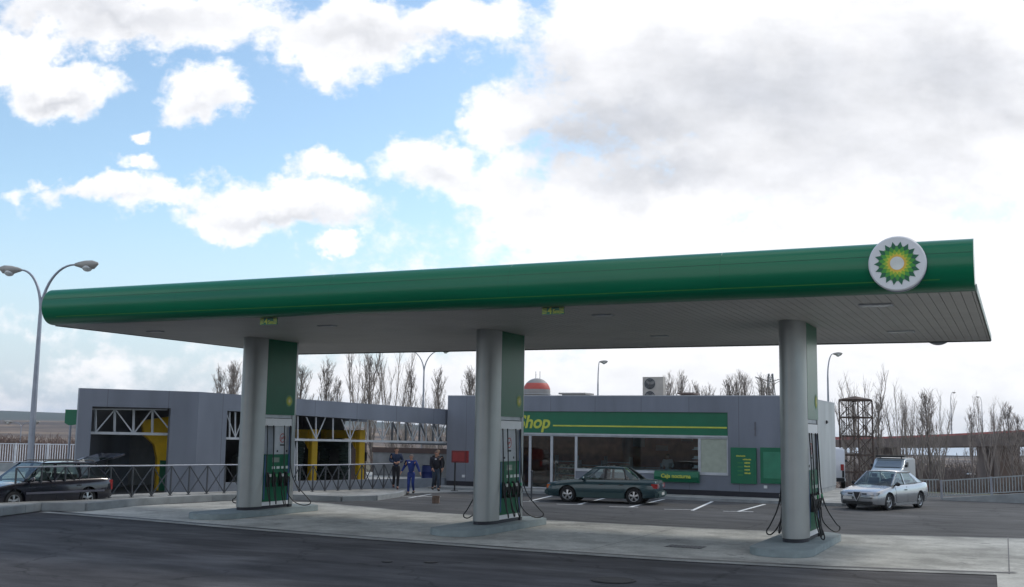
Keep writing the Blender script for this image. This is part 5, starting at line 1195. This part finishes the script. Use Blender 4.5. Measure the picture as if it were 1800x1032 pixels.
person((p.x,p.y,.13),face_rz(-10),1.74,'man in black half hidden behind the man near the red box',mat('black coat',(.012,.012,.014),.9),blk,(.22,.15,.10),dict(arms=[((.0,.26,1.14),(.06,.25,.90)),((.0,-.26,1.14),(.08,-.26,.90))],legs=[((.04,.10,.50),(.0,.10,.07)),((.08,-.08,.49),(.10,-.08,.07))]))
q=atY(1174,800,SY+2.4); person((q.x,q.y,fl),face_rz(-20),1.70,'shop clerk in a white shirt seen through the wide window',mat('white shirt',(.62,.64,.66),.8),blk,(.03,.02,.02),dict(arms=[((.06,.27,1.15),(.26,.20,1.10)),((.06,-.27,1.15),(.26,-.14,1.12))],legs=[((.0,.10,.50),(.0,.10,.07)),((.0,-.10,.50),(.0,-.10,.07))]))
# ------------------------------------------------------------------ sky, sun
SUN_EL,SUN_AZ=R_(42),YAW*0+R_(28)                                   # azimuth clockwise from +Y
w=bpy.data.worlds.new('World'); sc.world=w; w.use_nodes=True; t=w.node_tree; n=t.nodes; L=t.links.new
for q in list(n): n.remove(q)
def N(k): return n.new(k)
def MA(op,a,b=None,c=None,clamp=False):
    m=N('ShaderNodeMath'); m.operation=op; m.use_clamp=clamp
    for i,v in enumerate((a,b,c)):
        if v is None: continue
        if isinstance(v,(int,float)): m.inputs[i].default_value=v
        else: L(v,m.inputs[i])
    return m.outputs[0]
tc=N('ShaderNodeTexCoord'); D_=tc.outputs['Generated']
def DOT(v):
    m=N('ShaderNodeVectorMath'); m.operation='DOT_PRODUCT'; L(D_,m.inputs[0]); m.inputs[1].default_value=tuple(v); return m.outputs['Value']
f=DOT(F0); fs=MA('MAXIMUM',f,.05); a=MA('DIVIDE',DOT(R0),fs); b=MA('DIVIDE',DOT(UP),fs)
cb=N('ShaderNodeCombineXYZ'); L(a,cb.inputs[0]); L(b,cb.inputs[1])
def noise(scale,det,rough,vec,sx=1,sy=1,off=0):
    mp=N('ShaderNodeMapping'); mp.inputs['Scale'].default_value=(sx,sy,1); mp.inputs['Location'].default_value=(off,off*.7,off); L(vec,mp.inputs[0])
    q=N('ShaderNodeTexNoise'); q.inputs['Scale'].default_value=scale; q.inputs['Detail'].default_value=det; q.inputs['Roughness'].default_value=rough; L(mp.outputs[0],q.inputs[0]); return q
warp=noise(7,5,.6,cb.outputs[0]); wv=N('ShaderNodeVectorMath'); wv.operation='SUBTRACT'; L(warp.outputs['Color'],wv.inputs[0]); wv.inputs[1].default_value=(.5,.5,.5)
w2=N('ShaderNodeVectorMath'); w2.operation='SCALE'; L(wv.outputs[0],w2.inputs[0]); w2.inputs['Scale'].default_value=.10
wb_=noise(26,5,.6,cb.outputs[0],1,1,4); wv3=N('ShaderNodeVectorMath'); wv3.operation='MULTIPLY_ADD'; L(wb_.outputs['Color'],wv3.inputs[0]); wv3.inputs[1].default_value=(.05,.05,0); wv3.inputs[2].default_value=(-.025,-.025,0)
w5=N('ShaderNodeVectorMath'); w5.operation='ADD'; L(w2.outputs[0],w5.inputs[0]); L(wv3.outputs[0],w5.inputs[1])
wp_=N('ShaderNodeVectorMath'); wp_.operation='ADD'; L(cb.outputs[0],wp_.inputs[0]); L(w5.outputs[0],wp_.inputs[1])
def ab(x,y): d=ray(x,y); k=d.dot(F0); return d.dot(R0)/k,d.z/k
def blob(x,y,rx,ry,wt=1.0,src=None):
    ca,cb_=ab(x,y); s=N('ShaderNodeVectorMath'); s.operation='SUBTRACT'; L(src or wp_.outputs[0],s.inputs[0]); s.inputs[1].default_value=(ca,cb_,0)
    m=N('ShaderNodeVectorMath'); m.operation='MULTIPLY'; L(s.outputs[0],m.inputs[0]); m.inputs[1].default_value=(FPX/rx/1.03,FPX/ry/1.03,0)
    l=N('ShaderNodeVectorMath'); l.operation='LENGTH'; L(m.outputs[0],l.inputs[0])
    return MA('MULTIPLY',MA('SUBTRACT',1,l.outputs['Value']),wt)
def smax(vals,k=.12):
    r=vals[0]
    for v in vals[1:]:
        m=N('ShaderNodeMath'); m.operation='SMOOTH_MAX'; L(r,m.inputs[0]); L(v,m.inputs[1]); m.inputs[2].default_value=k; r=m.outputs[0]
    return r
BL=[(230,15,330,75,1),(60,70,90,40,1),(640,55,190,85,1),(820,20,160,70,1),(105,140,125,58,1),(30,110,80,50,1),(352,160,66,58,1),(268,228,22,16,.8),
 (268,298,52,24,.8),(170,345,100,26,.7),(300,355,110,34,.8),(560,295,62,38,1),(470,370,170,52,1),(400,400,110,30,.9),(572,440,50,16,.9),(90,320,50,12,.4),
 (1500,150,640,330,1.6),(1180,90,300,200,1.3),(760,290,95,52,1),(880,210,90,66,1),(900,330,150,70,1),(1100,380,330,160,1.2),(1560,560,900,240,1.6),(1000,480,200,70,.7),
 (1000,690,700,90,.9),(150,640,260,34,.3),(40,560,100,26,.4),(150,610,70,20,.3),(60,695,420,40,.45),(40,655,160,22,.35)]
F_=smax([blob(*q) for q in BL])
nz=noise(13,9,.62,cb.outputs[0],1,1.25,3.1); nz2=noise(42,6,.65,cb.outputs[0],1,1.3,8)
Fn=MA('ADD',F_,MA('ADD',MA('MULTIPLY',MA('SUBTRACT',nz.outputs[0],.5),1.9),MA('MULTIPLY',MA('SUBTRACT',nz2.outputs[0],.5),.9)))
mr=N('ShaderNodeMapRange'); mr.interpolation_type='SMOOTHSTEP'; mr.inputs[1].default_value=-.10; mr.inputs[2].default_value=.46; L(Fn,mr.inputs[0]); maskf=mr.outputs[0]
# rest of the dome
nb=noise(2.2,8,.6,D_,1,1,5); mb_=N('ShaderNodeMapRange'); mb_.interpolation_type='SMOOTHSTEP'; mb_.inputs[1].default_value=.40; mb_.inputs[2].default_value=.60; L(nb.outputs[0],mb_.inputs[0])
fr_=N('ShaderNodeMapRange'); fr_.inputs[1].default_value=.25; fr_.inputs[2].default_value=.5; L(f,fr_.inputs[0])
mm=N('ShaderNodeMix'); L(fr_.outputs[0],mm.inputs[0]); L(mb_.outputs[0],mm.inputs[2]); L(maskf,mm.inputs[3]); mask=mm.outputs[0]
# grey undersides of the big cloud
GB=[(1040,235,170,70,1.2),(1120,200,260,120,.9),(1330,150,400,170,.9),(1640,150,330,200,.8),(980,130,110,90,.5),(1150,290,260,80,.7),(1500,260,360,120,.6),(200,15,260,50,.7),(470,395,190,30,.7),(100,165,100,26,.7),(640,60,160,40,.5),(350,180,50,30,.5),(770,310,90,30,.5),(230,355,120,20,.5)]
Gf=smax([blob(*q) for q in GB],.2)
ng=noise(5,9,.6,wp_.outputs[0],1,1.8,1.7)
gr=N('ShaderNodeMapRange'); gr.interpolation_type='SMOOTHSTEP'; gr.inputs[1].default_value=-.25; gr.inputs[2].default_value=1.0; L(MA('ADD',Gf,MA('MULTIPLY',MA('SUBTRACT',ng.outputs[0],.5),.9)),gr.inputs[0])
gf2=MA('MULTIPLY',gr.outputs[0],fr_.outputs[0])
fine=noise(22,8,.6,cb.outputs[0],1,2.0,2.2); fm_=N('ShaderNodeMapRange'); fm_.inputs[1].default_value=.3; fm_.inputs[2].default_value=.7; fm_.inputs[3].default_value=.93; fm_.inputs[4].default_value=1.08; L(fine.outputs[0],fm_.inputs[0])
cc=N('ShaderNodeMix'); cc.data_type='RGBA'; L(gf2,cc.inputs[0]); cc.inputs[6].default_value=(.98,.98,1.0,1); cc.inputs[7].default_value=(.585,.605,.655,1)
cs_=N('ShaderNodeVectorMath'); cs_.operation='SCALE'; L(cc.outputs[2],cs_.inputs[0]); L(fm_.outputs[0],cs_.inputs['Scale'])
sky=N('ShaderNodeTexSky'); sky.sky_type='NISHITA'; sky.sun_disc=False; sky.sun_elevation=SUN_EL; sky.sun_rotation=SUN_AZ; sky.air_density=1.0; sky.dust_density=.6; sky.ozone_density=2
b1_=N('ShaderNodeBackground'); tn=N('ShaderNodeVectorMath'); tn.operation='MULTIPLY'; L(sky.outputs[0],tn.inputs[0]); tn.inputs[1].default_value=(1.01,1.03,.96); L(tn.outputs[0],b1_.inputs[0]); b1_.inputs[1].default_value=.112
b2_=N('ShaderNodeBackground'); L(cs_.outputs[0],b2_.inputs[0]); b2_.inputs[1].default_value=.66
el=N('ShaderNodeSeparateXYZ'); L(D_,el.inputs[0])
hzn=N('ShaderNodeMapRange'); hzn.interpolation_type='SMOOTHSTEP'; hzn.inputs[1].default_value=.22; hzn.inputs[2].default_value=-.02; hzn.inputs[3].default_value=0; hzn.inputs[4].default_value=.9; L(el.outputs[2],hzn.inputs[0])
mx=N('ShaderNodeMixShader'); L(mask,mx.inputs[0]); b3_=N('ShaderNodeBackground'); b3_.inputs[0].default_value=(.66,.77,.93,1); b3_.inputs[1].default_value=.55
m0=N('ShaderNodeMixShader'); L(hzn.outputs[0],m0.inputs[0]); L(b1_.outputs[0],m0.inputs[1]); L(b3_.outputs[0],m0.inputs[2]); L(m0.outputs[0],mx.inputs[1]); L(b2_.outputs[0],mx.inputs[2])
ou=N('ShaderNodeOutputWorld'); L(mx.outputs[0],ou.inputs[0])
sl_=bpy.data.lights.new('sun','SUN'); sl_.energy=.9; sl_.angle=R_(9); sl_.color=(1,.92,.80); so=bpy.data.objects.new('sun',sl_); C.objects.link(so)
sd2=Vector((math.sin(SUN_AZ)*math.cos(SUN_EL),math.cos(SUN_AZ)*math.cos(SUN_EL),math.sin(SUN_EL))); so.rotation_euler=(-sd2).to_track_quat('-Z','Y').to_euler(); so.location=(20,20,60)
sc.view_settings.view_transform='Standard'; sc.view_settings.look='None'; sc.view_settings.exposure=.80; sc.view_settings.gamma=1
sc.render.engine='CYCLES'
# thin air between here and the hills
hm_=bpy.data.materials.new('haze air'); t=hm_.node_tree if hm_.use_nodes else None; hm_.use_nodes=True; t=hm_.node_tree; t.nodes.remove(t.nodes['Principled BSDF'])
pv=t.nodes.new('ShaderNodeVolumePrincipled'); pv.inputs['Density'].default_value=.0001; pv.inputs['Color'].default_value=(.80,.88,1,1); pv.inputs['Anisotropy'].default_value=.2
t.links.new(pv.outputs[0],t.nodes['Material Output'].inputs['Volume'])
hz_=MB().box(-6800,6800,-6800,6800,-60,130).build('haze',hm_); hz_['kind']='stuff'
